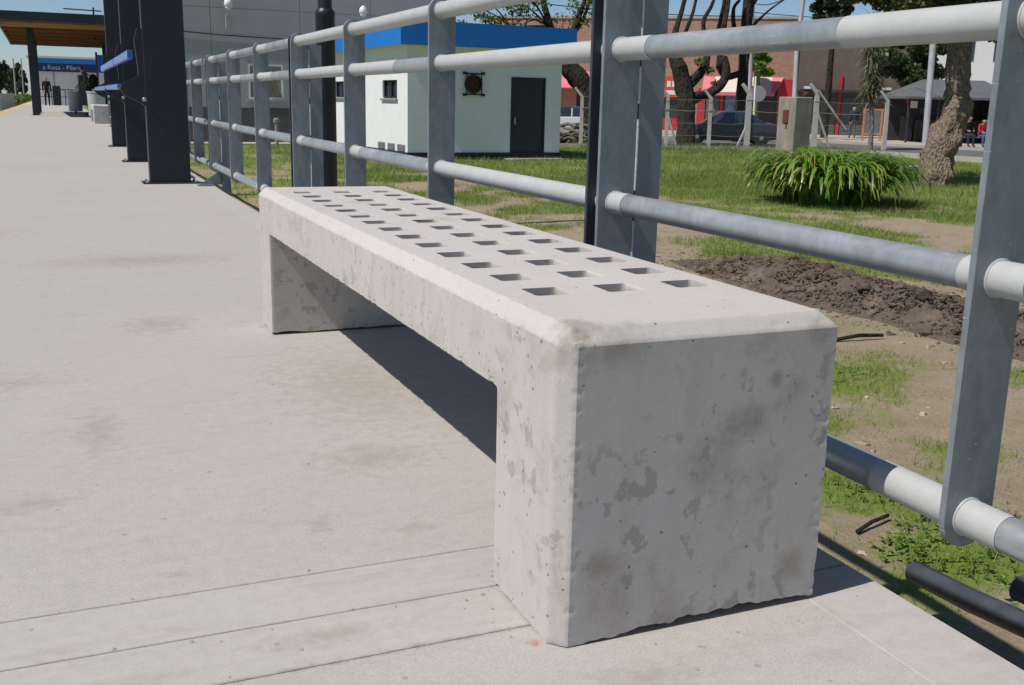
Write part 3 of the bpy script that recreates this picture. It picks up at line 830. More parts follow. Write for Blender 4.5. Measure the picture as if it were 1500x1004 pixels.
# ------------------------------------------------------------------ dug-up soil
hv = []; hx = np.arange(4.7, 7.4, 0.022); hy = np.arange(1.2, 8.8, 0.03)
for y in hy:
    for x in hx:
        h = heap_h(x, y); v = Vector((x, y, 0))
        if h > 0:
            e = min(1, h / 0.1)
            h += e * (0.06 * noise.noise(v * 3.1) - 0.06 * abs(noise.noise(v * 6.3)) + 0.05 * abs(noise.noise(v * 13)) - 0.035 * abs(noise.noise(v * 27)) + 0.02 * noise.noise(v * 55))
        hv.append((x, y, gz(x, y) + h - (0.03 if h <= 0 else 0.0)))
nw = len(hx)
hf = [(j * nw + i, j * nw + i + 1, (j + 1) * nw + i + 1, (j + 1) * nw + i) for j in range(len(hy) - 1) for i in range(nw - 1)
      if max(hv[q][2] - GZ for q in (j * nw + i, (j + 1) * nw + i + 1)) > -0.028 and (heap_h(hx[i], hy[j]) > 0 or heap_h(hx[i + 1], hy[j + 1]) > 0)]
heap = thing('soil_heap', 'ridge of dark dug-up soil clods on the lawn beside the bench', 'soil heap', (6, 4.5, GZ))
o = raw('mound', hv, hf, 'heap', heap, False); o.location = (-6, -4.5, -GZ)
def clods(n, fn, smin, smax, seed, sub=2):
    rg = random.Random(seed); v = []; f = []
    bm = bmesh.new(); bmesh.ops.create_icosphere(bm, subdivisions=sub, radius=1.0)
    bv = [p.co.copy() for p in bm.verts]; bf = [[q.index for q in p.verts] for p in bm.faces]; bm.free()
    for _ in range(n):
        x, y, z = fn(rg); s = smin + (smax - smin) * rg.random() ** 3
        off = Vector((rg.random() * 50, rg.random() * 50, rg.random() * 50)); sx, sy, sz = 0.7 + rg.random() * 0.7, 0.7 + rg.random() * 0.7, 0.5 + 0.4 * rg.random()
        o0 = len(v)
        for p in bv:
            r = s * (1 + 0.75 * noise.noise(p * 1.5 + off) + 0.7 * noise.noise(p * 3.6 + off) + 0.55 * noise.noise(p * 8 + off))
            v.append((x + p.x * r * sx, y + p.y * r * sy, z + p.z * r * sz))
        f += [[a + o0 for a in q] for q in bf]
    return v, f
def on_heap(rg):
    while True:
        x, y = 4.9 + 2.4 * rg.random(), 0.6 + 8.2 * rg.random()
        h = heap_h(x, y)
        if h > 0.02 or (rg.random() < 0.12 and abs(x - 5.95) < 1.15): return x, y, gz(x, y) + h * 1.05
v, f = clods(420, on_heap, 0.014, 0.06, 3)
v2, f2 = clods(16000, on_heap, 0.004, 0.020, 8, 1)
f += [[a + len(v) for a in q] for q in f2]; v += v2
o = raw('clods', v, f, 'heap', heap, False); o.location = (-6, -4.5, -GZ); o['kind'] = 'stuff'
def on_lawn(rg):
    while True:
        x, y = 1.6 + 6 * rg.random(), 0.3 + 9 * rg.random()
        if grassy(x, y) < 0.5: return x, y, gz(x, y)
v, f = clods(700, on_lawn, 0.004, 0.02, 11)
M['pebble'] = simple('pale_pebbles', (0.5, 0.45, 0.38), (0.25, 0.19, 0.14), 0.9, 0.9)
tag(raw('pebbles', v, f, 'pebble', None, False), 'small pale pebbles scattered on the bare soil', 'pebbles', None, 'stuff')

# ------------------------------------------------------------------ grass
def grass():
    rg = np.random.default_rng(5)
    P = []
    def scatter(n, x0, x1, y0, y1, h0, h1, w, thr):
        xs = rg.uniform(x0, x1, n); yy = rg.uniform(y0, y1, n)
        for x, y in zip(xs, yy):
            g_ = grassy(x, y)
            if g_ > thr + rg.uniform(-0.12, 0.12):
                P.append((x, y, gz(x, y), rg.uniform(h0, h1) * min(1.35, 0.55 + g_), w))
    scatter(60000, 1.6, 6.5, 0.2, 8.5, 0.02, 0.055, 0.005, 0.52)
    scatter(110000, 4, 14, 6, 20, 0.03, 0.07, 0.008, 0.53)
    scatter(45000, 11, 20, 5, 22, 0.04, 0.10, 0.011, 0.5)
    scatter(26000, 1.8, 9, 9, 34, 0.04, 0.10, 0.011, 0.52)
    scatter(60000, 5, 26.4, 18, 34, 0.05, 0.12, 0.014, 0.5)
    for _ in range(9000):                                  # rank growth along the fence foot
        t = rg.uniform(-0.6, 1.25); x = 20.2 + 5.1 * t; y = 32.7 - 2.15 * t + rg.normal(0, 0.35)
        P.append((x, y, GZ, rg.uniform(0.12, 0.34), 0.02))
    for _ in range(26000):                                 # dry stalks and thin tufts on the bare soil
        x, y = rg.uniform(1.7, 6.2), rg.uniform(0.3, 9.5)
        if noise.noise(Vector((x * 2.2, y * 2.2, 7))) > 0.0: P.append((x, y, gz(x, y), rg.uniform(0.004, 0.022), 0.005))
    P = np.array(P); n = len(P)
    a = rg.uniform(0, 2 * PI, n); lean = rg.uniform(0.2, 1.1, n)
    dx, dy = np.cos(a), np.sin(a); b = rg.uniform(0, 2 * PI, n)
    V = np.empty((n, 3, 3), np.float32)
    V[:, 0] = np.stack([P[:, 0] - dx * P[:, 4] / 2, P[:, 1] - dy * P[:, 4] / 2, P[:, 2] - 0.005], 1)
    V[:, 1] = np.stack([P[:, 0] + dx * P[:, 4] / 2, P[:, 1] + dy * P[:, 4] / 2, P[:, 2] - 0.005], 1)
    V[:, 2] = np.stack([P[:, 0] + np.cos(b) * P[:, 3] * lean, P[:, 1] + np.sin(b) * P[:, 3] * lean, P[:, 2] + P[:, 3]], 1)
    return raw('grass', V.reshape(-1, 3), np.arange(n * 3).reshape(-1, 3), 'blade')
tag(grass(), 'short patchy green grass growing on the lawn beyond the railing', 'grass', None, 'stuff')
# broad-leaved weeds near the platform foot
def weeds():
    rg = random.Random(21); m = MB()
    spots = [(2.5, 1.35, 0.34, 110), (2.75, 1.05, 0.3, 60), (2.15, 1.42, 0.12, 26), (2.5, 1.95, 0.2, 26), (3.6, 3.75, 0.3, 40), (2.35, 0.75, 0.3, 30)]
    for cx, cy, r, n in spots:
        for _ in range(n):
            a, d = rg.random() * 2 * PI, r * math.sqrt(rg.random()); x, y = cx + d * math.cos(a), cy + d * math.sin(a)
            h = 0.02 + 0.06 * rg.random()
            for k in range(rg.randint(3, 5)):
                b = rg.random() * 2 * PI; L = 0.014 + 0.018 * rg.random(); w = L * 0.35
                c, s = math.cos(b), math.sin(b); z = gz(x, y) + h * rg.random()
                m.add([(x, y, z), (x + c * L * .5 - s * w, y + s * L * .5 + c * w, z + 0.012), (x + c * L, y + s * L, z + 0.006), (x + c * L * .5 + s * w, y + s * L * .5 - c * w, z + 0.012)], [(0, 1, 2, 3)])
    return m.build('weeds', 'leaf_lime')
tag(weeds(), 'bright green low weeds growing in patches at the platform foot', 'weeds', None, 'stuff')

conduit([(1.78, 1.01, -0.62), (1.76, 0.77, -0.60), (1.74, 0.54, -0.57), (1.70, -0.2, -0.50)], 0.036, 'dark plastic conduit with open end lying beside the platform edge')
conduit([(1.78, 0.63, -0.50), (1.80, 0.3, -0.49), (1.82, -0.2, -0.48)], 0.036, 'shorter dark conduit at the right edge of the picture behind the other')
def twig(pts, r, label):
    tag(MB().tube(pts, r, 6, jit=0.3).build('twig', 'bark_dark'), label, 'twig', 'twigs on the bare soil')
twig([(4.3, 4.36, GZ + 0.03), (4.5, 4.35, GZ + 0.05), (4.74, 4.37, GZ + 0.03)], 0.014, 'dark stick on bare soil right behind the near bench corner')
twig([(2.1, 1.62, GZ + 0.02), (2.2, 1.65, GZ + 0.035), (2.32, 1.69, GZ + 0.03)], 0.008, 'short dark twig on soil between the lowest rail and the platform')

# ------------------------------------------------------------------ strap-leaved bush
def strap_bush():
    rg = random.Random(4); V = []; Fs = []
    cx, cy, RX_, RY_ = 11.75, 13.4, 0.92, 0.92
    for n in range(1600):
        a = rg.random() * 2 * PI; d = math.sqrt(rg.random()) * 0.80
        bx, by = cx + RX_ * d * math.cos(a), cy + RY_ * d * math.sin(a)
        out = a + rg.gauss(0, 1.1); L = 0.82 + 0.85 * rg.random()
        up0 = 1.15 + 0.45 * (1 - d) + rg.gauss(0, 0.15)
        w = 0.024 + 0.030 * rg.random()
        x, y, z = bx, by, GZ; el = min(1.5, up0); tw = rg.gauss(0, 0.3)
        S = 7; o0 = len(V)
        for k in range(S + 1):
            t = k / S; ww = w * (1 - 0.85 * t ** 2.5)
            px, py = -math.sin(out + tw), math.cos(out + tw)
            V.append((x + px * ww, y + py * ww, z + 0.004)); V.append((x - px * ww, y - py * ww, z + 0.004))
            st = L / S
            x += math.cos(out) * math.cos(el) * st; y += math.sin(out) * math.cos(el) * st; z += math.sin(el) * st
            el -= (0.13 + 0.62 * t) * (0.8 + 0.5 * rg.random())
            z = max(z, GZ + 0.02)
        for k in range(S): Fs.append((o0 + 2 * k, o0 + 2 * k + 1, o0 + 2 * k + 3, o0 + 2 * k + 2))
    return raw('leaves', V, Fs, 'strap', None, True)
bush = thing('strap_leaved_bush', 'wide glossy green clump of arching strap leaves on the lawn', 'bush', (11.6, 13.45, GZ))
o = strap_bush(); o.parent = bush; o.location = (-11.6, -13.45, -GZ); o['kind'] = 'stuff'

# ------------------------------------------------------------------ trees
def leaf_cloud(rg, blobs, n, size, droop=0.0, aspect=1.6):
    V = np.empty((n, 4, 3), np.float32); wts = np.array([b[3] * b[4] * b[5] for b in blobs]) ** 0.7; wts /= wts.sum()
    pick = rg.choice(len(blobs), n, p=wts)
    B = np.array([b[:6] for b in blobs])[pick]
    d = rg.normal(size=(n, 3)); d /= np.linalg.norm(d, axis=1, keepdims=True)
    r = rg.random((n, 1)) ** 0.45
    c = B[:, :3] + d * r * B[:, 3:6]
    a = rg.normal(size=(n, 3)); a /= np.linalg.norm(a, axis=1, keepdims=True); a[:, 2] -= droop
    b = np.cross(a, rg.normal(size=(n, 3))); b /= np.linalg.norm(b, axis=1, keepdims=True)
    s = size * rg.uniform(0.6, 1.3, (n, 1))
    V[:, 0] = c - a * s * aspect / 2; V[:, 1] = c + b * s / 2; V[:, 2] = c + a * s * aspect / 2; V[:, 3] = c - b * s / 2
    return V.reshape(-1, 3), np.arange(n * 4).reshape(-1, 4)
def clumps(rg, centre, rad, n, k=0.33):
    out = []
    for _ in range(n):
        d = rg.normal(size=3); d /= np.linalg.norm(d); r = rg.random() ** 0.4
        s = k * rg.uniform(0.6, 1.3)
        out.append((*(np.array(centre) + d * r * np.array(rad)), rad[0] * s, rad[1] * s, rad[2] * s * 0.8))
    return out
def tree(name, label, limbs, bark, blobs, n, size, leaf, cat='tree', group=None, seed=1, droop=0.0, seg=12, jit=0.25):
    base = limbs[0][0][0]
    t = thing(name, label, cat, base, group=group)
    off = Vector(base)
    tr = MB()
    for i, (pts, rad) in enumerate(limbs):
        pts = [Vector(p) - off for p in pts]
        # smooth the limb with a Catmull-Rom pass
        P = [pts[0]] + pts + [pts[-1]]; sp = []; sr = []; Rr = [rad[0]] + list(rad) + [rad[-1]]
        for k in range(1, len(P) - 2):
            for u in (0, .25, .5, .75):
                a, b, c, d = P[k - 1:k + 3]
                sp.append(0.5 * ((2 * b) + (c - a) * u + (2 * a - 5 * b + 4 * c - d) * u * u + (3 * b - a - 3 * c + d) * u ** 3)); sr.append(Rr[k] + (Rr[k + 1] - Rr[k]) * u)
        sp.append(pts[-1]); sr.append(rad[-1])
        tr.tube(sp, sr, seg if i == 0 else 8, True, 0, jit)
    tr.build('trunk', bark, t, True)
    if n:
        rg = np.random.default_rng(seed)
        V, F_ = leaf_cloud(rg, blobs, n, size, droop)
        c = raw('crown', V - np.array(base, dtype=np.float32), F_, leaf, t)
        c['kind'] = 'stuff'
    return t
rg = np.random.default_rng(3)
# leaning tree on the lawn, at the right
RT = [((17.35, 16.58, -0.95), 0.46), ((17.38, 16.6, -0.7), 0.37), ((17.47, 16.65, -0.3), 0.345), ((17.7, 16.71, 0.29), 0.33), ((17.97, 16.73, 0.82), 0.30), ((18.03, 16.8, 1.2), 0.245), ((18.05, 16.89, 1.64), 0.235), ((18.13, 17.05, 2.4), 0.26), ((18.2, 17.2, 3.2), 0.24)]
limbs = [([p for p, _ in RT], [r for _, r in RT])]
tips = []
for (dx, dy, dz, r) in ((-1.8, -0.6, 1.9, .13), (1.6, -1.2, 1.8, .13), (0.4, 1.9, 2.2, .13), (-0.6, 0.4, 2.8, .14), (1.4, 0.8, 2.5, .12), (-2.6, 0.6, 1.1, .10)):
    e = (18.2 + dx, 17.2 + dy, 3.2 + dz); limbs.append(([(18.18, 17.15, 2.9), (18.2 + dx * .4, 17.2 + dy * .4, 3.2 + dz * .55), e], [r, r * .75, r * .3])); tips.append(e)
blobs = [b for e in tips for b in clumps(rg, e, (1.3, 1.3, 0.75), 6, 0.42)] + clumps(rg, (18.6, 17.2, 5.2), (2.6, 2.6, 1.0), 14, 0.3)
blobs += [(19.15, 16.8, 2.55, .42, .4, .18), (19.3, 16.5, 2.45, .3, .3, .12), (16.6, 17.2, 3.1, .9, .6, .2), (17.5, 17.0, 3.15, .8, .6, .22), (18.8, 16.8, 3.15, .7, .5, .22), (15.8, 17.5, 3.3, .6, .5, .2), (15.3, 17.6, 3.6, .7, .5, .22)] + clumps(rg, (16.6, 16.9, 4.1), (1.5, 1.1, .55), 16, .33)
tree('leaning_tree', 'tree with thick crooked brown trunk standing on the lawn right of the bush', limbs, 'bark', blobs, 38000, 0.09, 'leaf_olive', seed=11, seg=20, jit=0.42)
# big dark pollarded tree by the fence
limbs = [([(22.97, 35.73, -1.0), (23.04, 35.85, 0.1), (23.07, 36.0, 0.98), (23.05, 36.2, 1.6), (22.9, 36.4, 2.35), (22.72, 36.6, 2.9)], [0.42, 0.36, 0.35, 0.37, 0.34, 0.22]),
         ([(23.1, 36.0, 0.95), (23.56, 36.0, 1.2), (24.08, 35.82, 1.38), (24.58, 35.7, 1.79), (24.76, 35.73, 2.26), (24.72, 35.88, 2.85)], [.28, .22, .2, .2, .18, .12]),
         ([(23.05, 36.2, 1.5), (23.62, 36.19, 2.0), (23.99, 36.16, 2.5), (24.15, 36.27, 3.3), (24.0, 36.5, 4.2), (24.45, 36.5, 5.1), (24.8, 36.7, 6.6)], [.26, .2, .17, .12, .09, .07, .03]),
         ([(22.72, 36.6, 2.8), (22.95, 36.9, 3.85), (23.39, 37.05, 5.1), (23.7, 37.2, 7.0)], [.22, .12, .09, .03]),
         ([(22.85, 36.5, 2.7), (23.3, 36.7, 3.8), (23.75, 36.9, 4.7), (24.2, 37, 6.6)], [.16, .09, .07, .03]),
         ([(22.72, 36.6, 2.8), (22.3, 36.9, 4.0), (22.2, 37, 5.5)], [.18, .08, .03]),
         ([(24.0, 36.2, 2.7), (24.6, 36.3, 3.9), (24.9, 36.4, 5.2), (25.1, 36.5, 6.5)], [.13, .09, .07, .03])]
blobs = [(24.3, 35.8, 1.75, .22, .2, .16), (24.1, 36, 2.3, .3, .2, .2), (23.6, 36, 2.6, .25, .2, .2)] + clumps(rg, (23.6, 37, 6.0), (2.0, 1.5, 1.4), 12, 0.2)
tree('pollarded_tree', 'black-barked pollarded tree with curving limbs behind the wire fence', limbs, 'bark_dark', blobs, 1600, 0.09, 'leaf_spring', seed=5)
# trunk right of it, far
tree('bare_tree', 'dark forked bare tree above the brick shop roof', [([(28.6, 40.0, -0.9), (28.7, 40.1, 2.0), (28.75, 40.2, 3.6), (28.85, 40.3, 5.2), (29, 40.4, 7)], [.3, .26, .24, .26, .2]),
     ([(28.7, 40.1, 3.2), (28.1, 40.2, 4.4), (28.0, 40.2, 5.2), (28.3, 40.2, 5.6)], [.14, .11, .09, .06]), ([(27.0, 39.6, 2.6), (27.2, 39.8, 4.1), (27.5, 40, 5.1), (27.7, 40.1, 6.6)], [.16, .15, .12, .06]), ([(28.75, 40.2, 2.4), (27.6, 39.8, 2.2), (27.0, 39.6, 2.6)], [.16, .15, .16]),
     ([(28.85, 40.3, 4.2), (29.9, 40.2, 5.2), (30.8, 40.1, 5.8)], [.08, .05, .02]), ([(28.85, 40.3, 5.0), (29.5, 40.2, 6.0), (30.2, 40.1, 6.3)], [.07, .05, .02])],
     'bark_dark', clumps(rg, (29.8, 40, 6.4), (1.8, 1.2, .7), 8, .25), 700, 0.10, 'leaf_mid', seed=8)
# tree behind the white house, with fresh sparse leaves
limbs = [([(19.99, 38.59, -1.0), (20.12, 38.83, 0.34), (20.08, 39.06, 1.18), (19.73, 39.39, 1.95), (19.3, 39.69, 2.5), (19.0, 40.0, 3.2)], [.40, .34, .36, .42, .38, .2]),
         ([(19.1, 39.9, 3.0), (18.8, 40.2, 4.0), (18.58, 40.5, 5.0), (18.4, 40.9, 6.6)], [.2, .16, .13, .06]),
         ([(19.3, 39.7, 2.6), (19.67, 39.88, 3.72), (20.05, 39.93, 4.57), (20.6, 40.0, 6.0)], [.2, .14, .11, .05]),
         ([(19.67, 39.88, 3.6), (20.2, 39.9, 4.4), (20.55, 39.9, 5.4)], [.10, .08, .03])]
for k in range(16):
    a = rg.uniform(0, 2 * PI); b0 = Vector((18.7, 40.2, 4.0)) if k % 2 else Vector((17.6, 40.5, 3.3))
    e = b0 + Vector((-1.5 - 2.2 * rg.random() if k < 11 else rg.normal(0, 1), rg.normal(0, .8), rg.normal(0.3, .9)))
    limbs.append(([tuple(b0), tuple((b0 + e) / 2 + Vector((0, 0, .25))), tuple(e)], [.05, .03, .012]))
blobs = clumps(rg, (16.2, 40.5, 4.3), (3.4, 1.3, 1.4), 60, 0.2) + clumps(rg, (20, 40, 5.0), (1.5, 1, 1.2), 24, 0.25)
tree('budding_tree', 'sparse budding tree with dark leaning trunk behind the white house', limbs, 'bark_dark', blobs, 3600, 0.085, 'leaf_spring', seed=9)
# spiky-leaved young tree at the fence
sp = thing('spiky_tree', 'thin young tree with drooping spiky leaves behind the strap-leaved bush', 'tree', (29.56, 32.21, GZ))
MB().tube([(0, 0, -0.1), (0.1, .2, 1.1), (.15, .4, 2.0), (.2, .7, 3.3), (.22, .9, 5.0)], [.10, .09, .085, .08, .04], 8).build('trunk', 'bark_thin', sp, True)
rs = random.Random(12); m = MB()
for k in range(900):
    z = 1.9 + 3.4 * rs.random() ** 0.9; a = rs.random() * 2 * PI; L = 0.35 + 0.75 * rs.random(); el = rs.uniform(-0.9, 0.7)
    bx, by = 0.15 + 0.04 * z + rs.gauss(0, .12), 0.2 * z + rs.gauss(0, .12); w = 0.022
    ca, sa = math.cos(a), math.sin(a)
    e = (bx + ca * L * math.cos(el), by + sa * L * math.cos(el), z + L * math.sin(el) - 0.12 * L); md = ((bx + e[0]) / 2, (by + e[1]) / 2, (z + e[2]) / 2 + 0.07)
    m.add([(bx - sa * w, by + ca * w, z), (bx + sa * w, by - ca * w, z), (md[0] + sa * w, md[1] - ca * w, md[2]), (md[0] - sa * w, md[1] + ca * w, md[2]), e], [(0, 1, 2, 3), (3, 2, 4)])
o = m.build('crown', 'leaf_spiky', sp); o['kind'] = 'stuff'
# street trees far right
tree('street_tree', 'dense green street tree behind the light grey pole and kiosk', [([(40.6, 41.6, -0.7), (40.6, 41.6, 1.2), (40.4, 41.7, 3.0)], [.25, .22, .15])], 'bark_dark',
     clumps(rg, (40.3, 41.6, 3.6), (2.0, 1.8, 1.6), 26, 0.3) + clumps(rg, (39.6, 41.2, 2.6), (1.2, 1.2, .9), 12, .35), 9000, 0.15, 'leaf_mid', seed=14)
tree('street_tree', 'small dark evergreen above the roofs near the thin steel pole', [([(36.5, 43.5, -0.7), (36.6, 43.6, 3), (36.7, 43.8, 6.4)], [.2, .16, .06])], 'bark_dark',
     clumps(rg, (36.9, 43.6, 6.0), (1.5, 1.2, 1.1), 20, 0.28), 4200, 0.14, 'leaf_dark', seed=15)
tree('lime_shrub', 'small lime green bushy tree growing in front of the brick wall', [([(36.8, 50.1, -0.7), (36.8, 50.1, 1.0), (36.8, 50.15, 2.9)], [.14, .16, .2])], 'leaf_lime',
     clumps(rg, (36.9, 50.2, 3.35), (1.05, .9, .62), 14, 0.4), 4200, 0.13, 'leaf_lime', seed=16)
for i, (x, y, h, rr, lab) in enumerate(((-8.6, 250, 6.6, 1.7, 'tall round dark tree far left beyond the track'), (-7.2, 235, 4.6, 1.0, 'dark cypress-like tree at the far end of the track'), (-11.6, 245, 8.5, 1.9, 'narrow dark tree at the left picture edge'), (-10.2, 260, 4.6, 2.6, 'broad low tree far left behind the grey fence'))):
    tree('far_tree', lab, [([(x, y, GZ), (x, y, h * .4), (x + .1, y, h * .8)], [.25, .2, .1])], 'bark_dark', clumps(rg, (x, y, h * .55), (rr, rr, h * .45), 26, 0.3), 3500, 0.34, 'leaf_far', group='trees beyond the track', seed=30 + i)
o = raw('verge_bushes', *leaf_cloud(np.random.default_rng(44), [(-5.6 - .04 * k + .5 * math.sin(k), 120 + 5 * k, -0.2, 1.0, 2.8, .6) for k in range(24)], 7000, 0.22), 'leaf_spring')
tag(o, 'low green growth along the far side of the track', 'bushes', None, 'stuff')
fl = thing('track_fence', 'low grey panel fence along the far side of the track', 'fence', (-4.7, 88, GZ))
for k in range(14): MB().box(-0.02, 0.02, k * 2.0 + 0.03, k * 2.0 + 1.94, 0.1, 1.35).build('panel', 'bin', fl)
for k in range(15): MB().box(-0.05, 0.05, k * 2.0 - 0.03, k * 2.0 + 0.03, 0, 1.45).build('post', 'fpost', fl)
for i, (x, y, h) in enumerate(((-5.6, 150, 5.0), (-5.6, 185, 6.0))):
    tag(MB().tube([(x, y, GZ), (x, y, h)], [.12, .08], 8).build('catenary_pole', 'steel_pole', None, True), ('nearer' if i == 0 else 'farther') + ' thin pole along the track beyond the far trees', 'pole', 'poles along the track')

# ------------------------------------------------------------------ grey warehouse
wh = thing('warehouse', 'large grey warehouse wall with dark base and white framed window', 'warehouse', (2.0, 36.5, GZ))
MB().box(0.02, 10.28, 0.03, 14, 0, 8.9).build('core', 'joint', wh)
for i, (x0, x1) in enumerate(((0, 2.3), (2.3, 5.35), (5.35, 7.9), (7.9, 10.3))):
    for z0, z1 in ((1.23, 4.55), (4.55, 9.0)):
        if i == 1 and z0 < 2:
            for (a, b, c, d) in ((x0, 3.5, z0, z1), (4.72, x1, z0, z1), (3.5, 4.72, z0, 1.54), (3.5, 4.72, 2.74, z1)):
                MB().box(a + (.008 if a == x0 else 0), b - (.008 if b == x1 else 0), -0.0, 0.1, c + .006, d - .006).build('wall_panel', 'warehouse', wh)
        else: MB().box(x0 + .008, x1 - .008, 0, 0.1, z0 + .006, z1 - .006).build('wall_panel', 'warehouse', wh)
for x0, x1 in ((0, 3.2), (3.2, 5.35), (5.35, 10.3)): MB().box(x0 + .01, x1 - .01, -0.04, 0.1, 0, 1.225).build('base_panel', 'warebase', wh)
MB().box(10.3, 10.32, 0.03, 14, 0, 9).build('side_wall', 'warehouse', wh)
MB().box(-.02, 0, 0.03, 14, 0, 9).build('side_wall', 'warehouse', wh)
wi = MB().box(3.5, 4.72, 0.06, 0.09, 1.54, 2.74).build('window', 'glass', wh)
fm = MB()
for a, b, c, d in ((3.5, 4.72, 1.54, 1.61), (3.5, 4.72, 2.67, 2.74), (3.5, 3.57, 1.61, 2.67), (4.65, 4.72, 1.61, 2.67), (4.08, 4.15, 1.61, 2.67), (3.57, 4.08, 2.22, 2.27)): fm.box(a, b, 0.0, 0.055, c, d)
fm.build('frame', 'white', wi)
MB().box(3.42, 4.80, -0.07, -0.002, 1.47, 1.535).build('sill', 'warehouse', wi)
MB().tube([(0.3, -0.03, 3.78), (2.5, -0.03, 3.66), (5.0, -0.03, 3.6)], 0.018, 6).build('wall_cable', 'cable', wh)
def wall_lamp(loc, lab):
    t = thing('wall_lamp', lab, 'lamp', loc, group='lamps on the warehouse wall')
    MB().box(-0.06, 0.06, 0.02, 0.14, -0.35, 0.12).build('bracket', 'steel_pole', t)
    MB().tube([(0, 0.03, 0.0), (0, -0.25, 0.12), (0, -0.3, 0.3)], 0.025, 8).build('arm', 'steel_pole', t, True)
    MB().lathe([(0.03, 0.62), (0.13, 0.52), (0.15, 0.4), (0.13, 0.36)], (0, -0.3, 0), 14).build('shade', 'white', t, True)
    MB().lathe([(0.12, 0.36), (0.11, 0.28), (0.04, 0.22)], (0, -0.3, 0), 14).build('globe', 'lens', t, True)
wall_lamp((4.85, 36.3, 3.42), 'white topped lamp on the warehouse wall right of the leaning rest')
wall_lamp((9.5, 36.3, 3.42), 'white topped lamp on the warehouse wall just above the house roof')
tag(MB().lathe([(0.06, 0), (0.06, 0.78), (0.10, 0.8), (0.10, 0.9), (0.05, 0.95)], (6.0, 34.2, GZ), 10).build('bollard', 'pillar', None, True), 'small pale bollard on grass in front of the warehouse', 'bollard')

# ------------------------------------------------------------------ white house with blue fascia
hs = thing('white_house', 'small white flat-roofed house with blue fascia and dark door', 'house', (8.2, 26.7, GZ))
U = Vector((0.9995, 0.03, 0)); S_ = Vector((-0.05, 0.9987, 0))
def hp(t, s, z): p = U * t + S_ * s; return (p.x, p.y, z)
def hbox(t0, t1, s0, s1, z0, z1):
    m = MB(); return m.add([hp(t0, s0, z0), hp(t1, s0, z0), hp(t1, s1, z0), hp(t0, s1, z0), hp(t0, s0, z1), hp(t1, s0, z1), hp(t1, s1, z1), hp(t0, s1, z1)],
                     [(3, 2, 1, 0), (4, 5, 6, 7), (0, 1, 5, 4), (1, 2, 6, 5), (2, 3, 7, 6), (3, 0, 4, 7)])
HL, HS, HH = 4.75, 7.3, 3.1
fw_ = hbox(0, 3.13, 0, 0.2, 0.2, HH); 
for a in ((4.23, HL, 0, 0.2, 0.2, HH), (3.13, 4.23, 0, 0.2, 2.33, HH), (HL - 0.2, HL, 0.2, HS, 0.2, HH), (0.2, HL - 0.2, HS - .2, HS, 0.2, HH)): 
    b = hbox(*a); fw_.add(b.v, b.f)
fw_.build('wall', 'white_wall', hs)
sw = MB()
wins = [(0.85, 2.1, 1.66, 2.17), (5.5, 6.9, 1.66, 2.17)]
for a in ((0.2, 0.85, 0.2, HH), (2.1, 5.5, 0.2, HH), (6.9, HS - .2, 0.2, HH), (0.85, 2.1, 0.2, 1.66), (0.85, 2.1, 2.17, HH), (5.5, 6.9, 0.2, 1.66), (5.5, 6.9, 2.17, HH)):
    b = hbox(0.002, 0.2, a[0], a[1], a[2], a[3]); sw.add(b.v, b.f)
sw.build('side_wall', 'white_wall', hs)
hbox(-0.03, HL + .03, -0.03, HS, 0, 0.2).build('plinth', 'plinth', hs)
for (s0, s1, z0, z1) in wins:
    w = hbox(0.10, 0.13, s0, s1, z0, z1).build('window', 'glass', hs)
    m = MB()
    for a in ((s0, s1, z0, z0 + .05), (s0, s1, z1 - .05, z1), (s0, s0 + .05, z0, z1), (s1 - .05, s1, z0, z1), ((s0 + s1) / 2 - .025, (s0 + s1) / 2 + .025, z0, z1)):
        b = hbox(0.05, 0.09, *a); m.add(b.v, b.f)
    m.build('frame', 'black', w)
    hbox(-0.06, 0.0, s0 - .06, s1 + .06, z0 - .06, z0 - .005).build('sill', 'vent', w)
for s0, s1 in ((0.2, 0.82), (1.05, 1.65), (1.9, 2.5)):
    v = hbox(-0.012, 0.0, s0, s1, 0.21, 0.40).build('vent', 'vent', hs)
    m = MB()
    for k in range(5):
        b = hbox(-0.028, -0.012, s0 + .03, s1 - .03, 0.225 + k * .035, 0.245 + k * .035); m.add(b.v, b.f)
    m.build('louvre', 'vent', v)
d = hbox(3.16, 4.20, 0.03, 0.08, 0.02, 2.30).build('door', 'door', hs)
m = MB()
for a in ((3.13, 3.17, 0.0, 2.33), (4.19, 4.23, 0, 2.33), (3.17, 4.19, 2.29, 2.33)): b = hbox(a[0], a[1], -0.02, 0.1, a[2] + .001, a[3]); m.add(b.v, b.f)
m.build('door_frame', 'door', d)
hbox(3.24, 3.28, -0.03, 0.03, 1.0, 1.2).build('handle', 'bolt', d)
hbox(2.9, 4.6, -0.7, -0.03, 0.0, 0.05).build('step', 'kerb', hs)
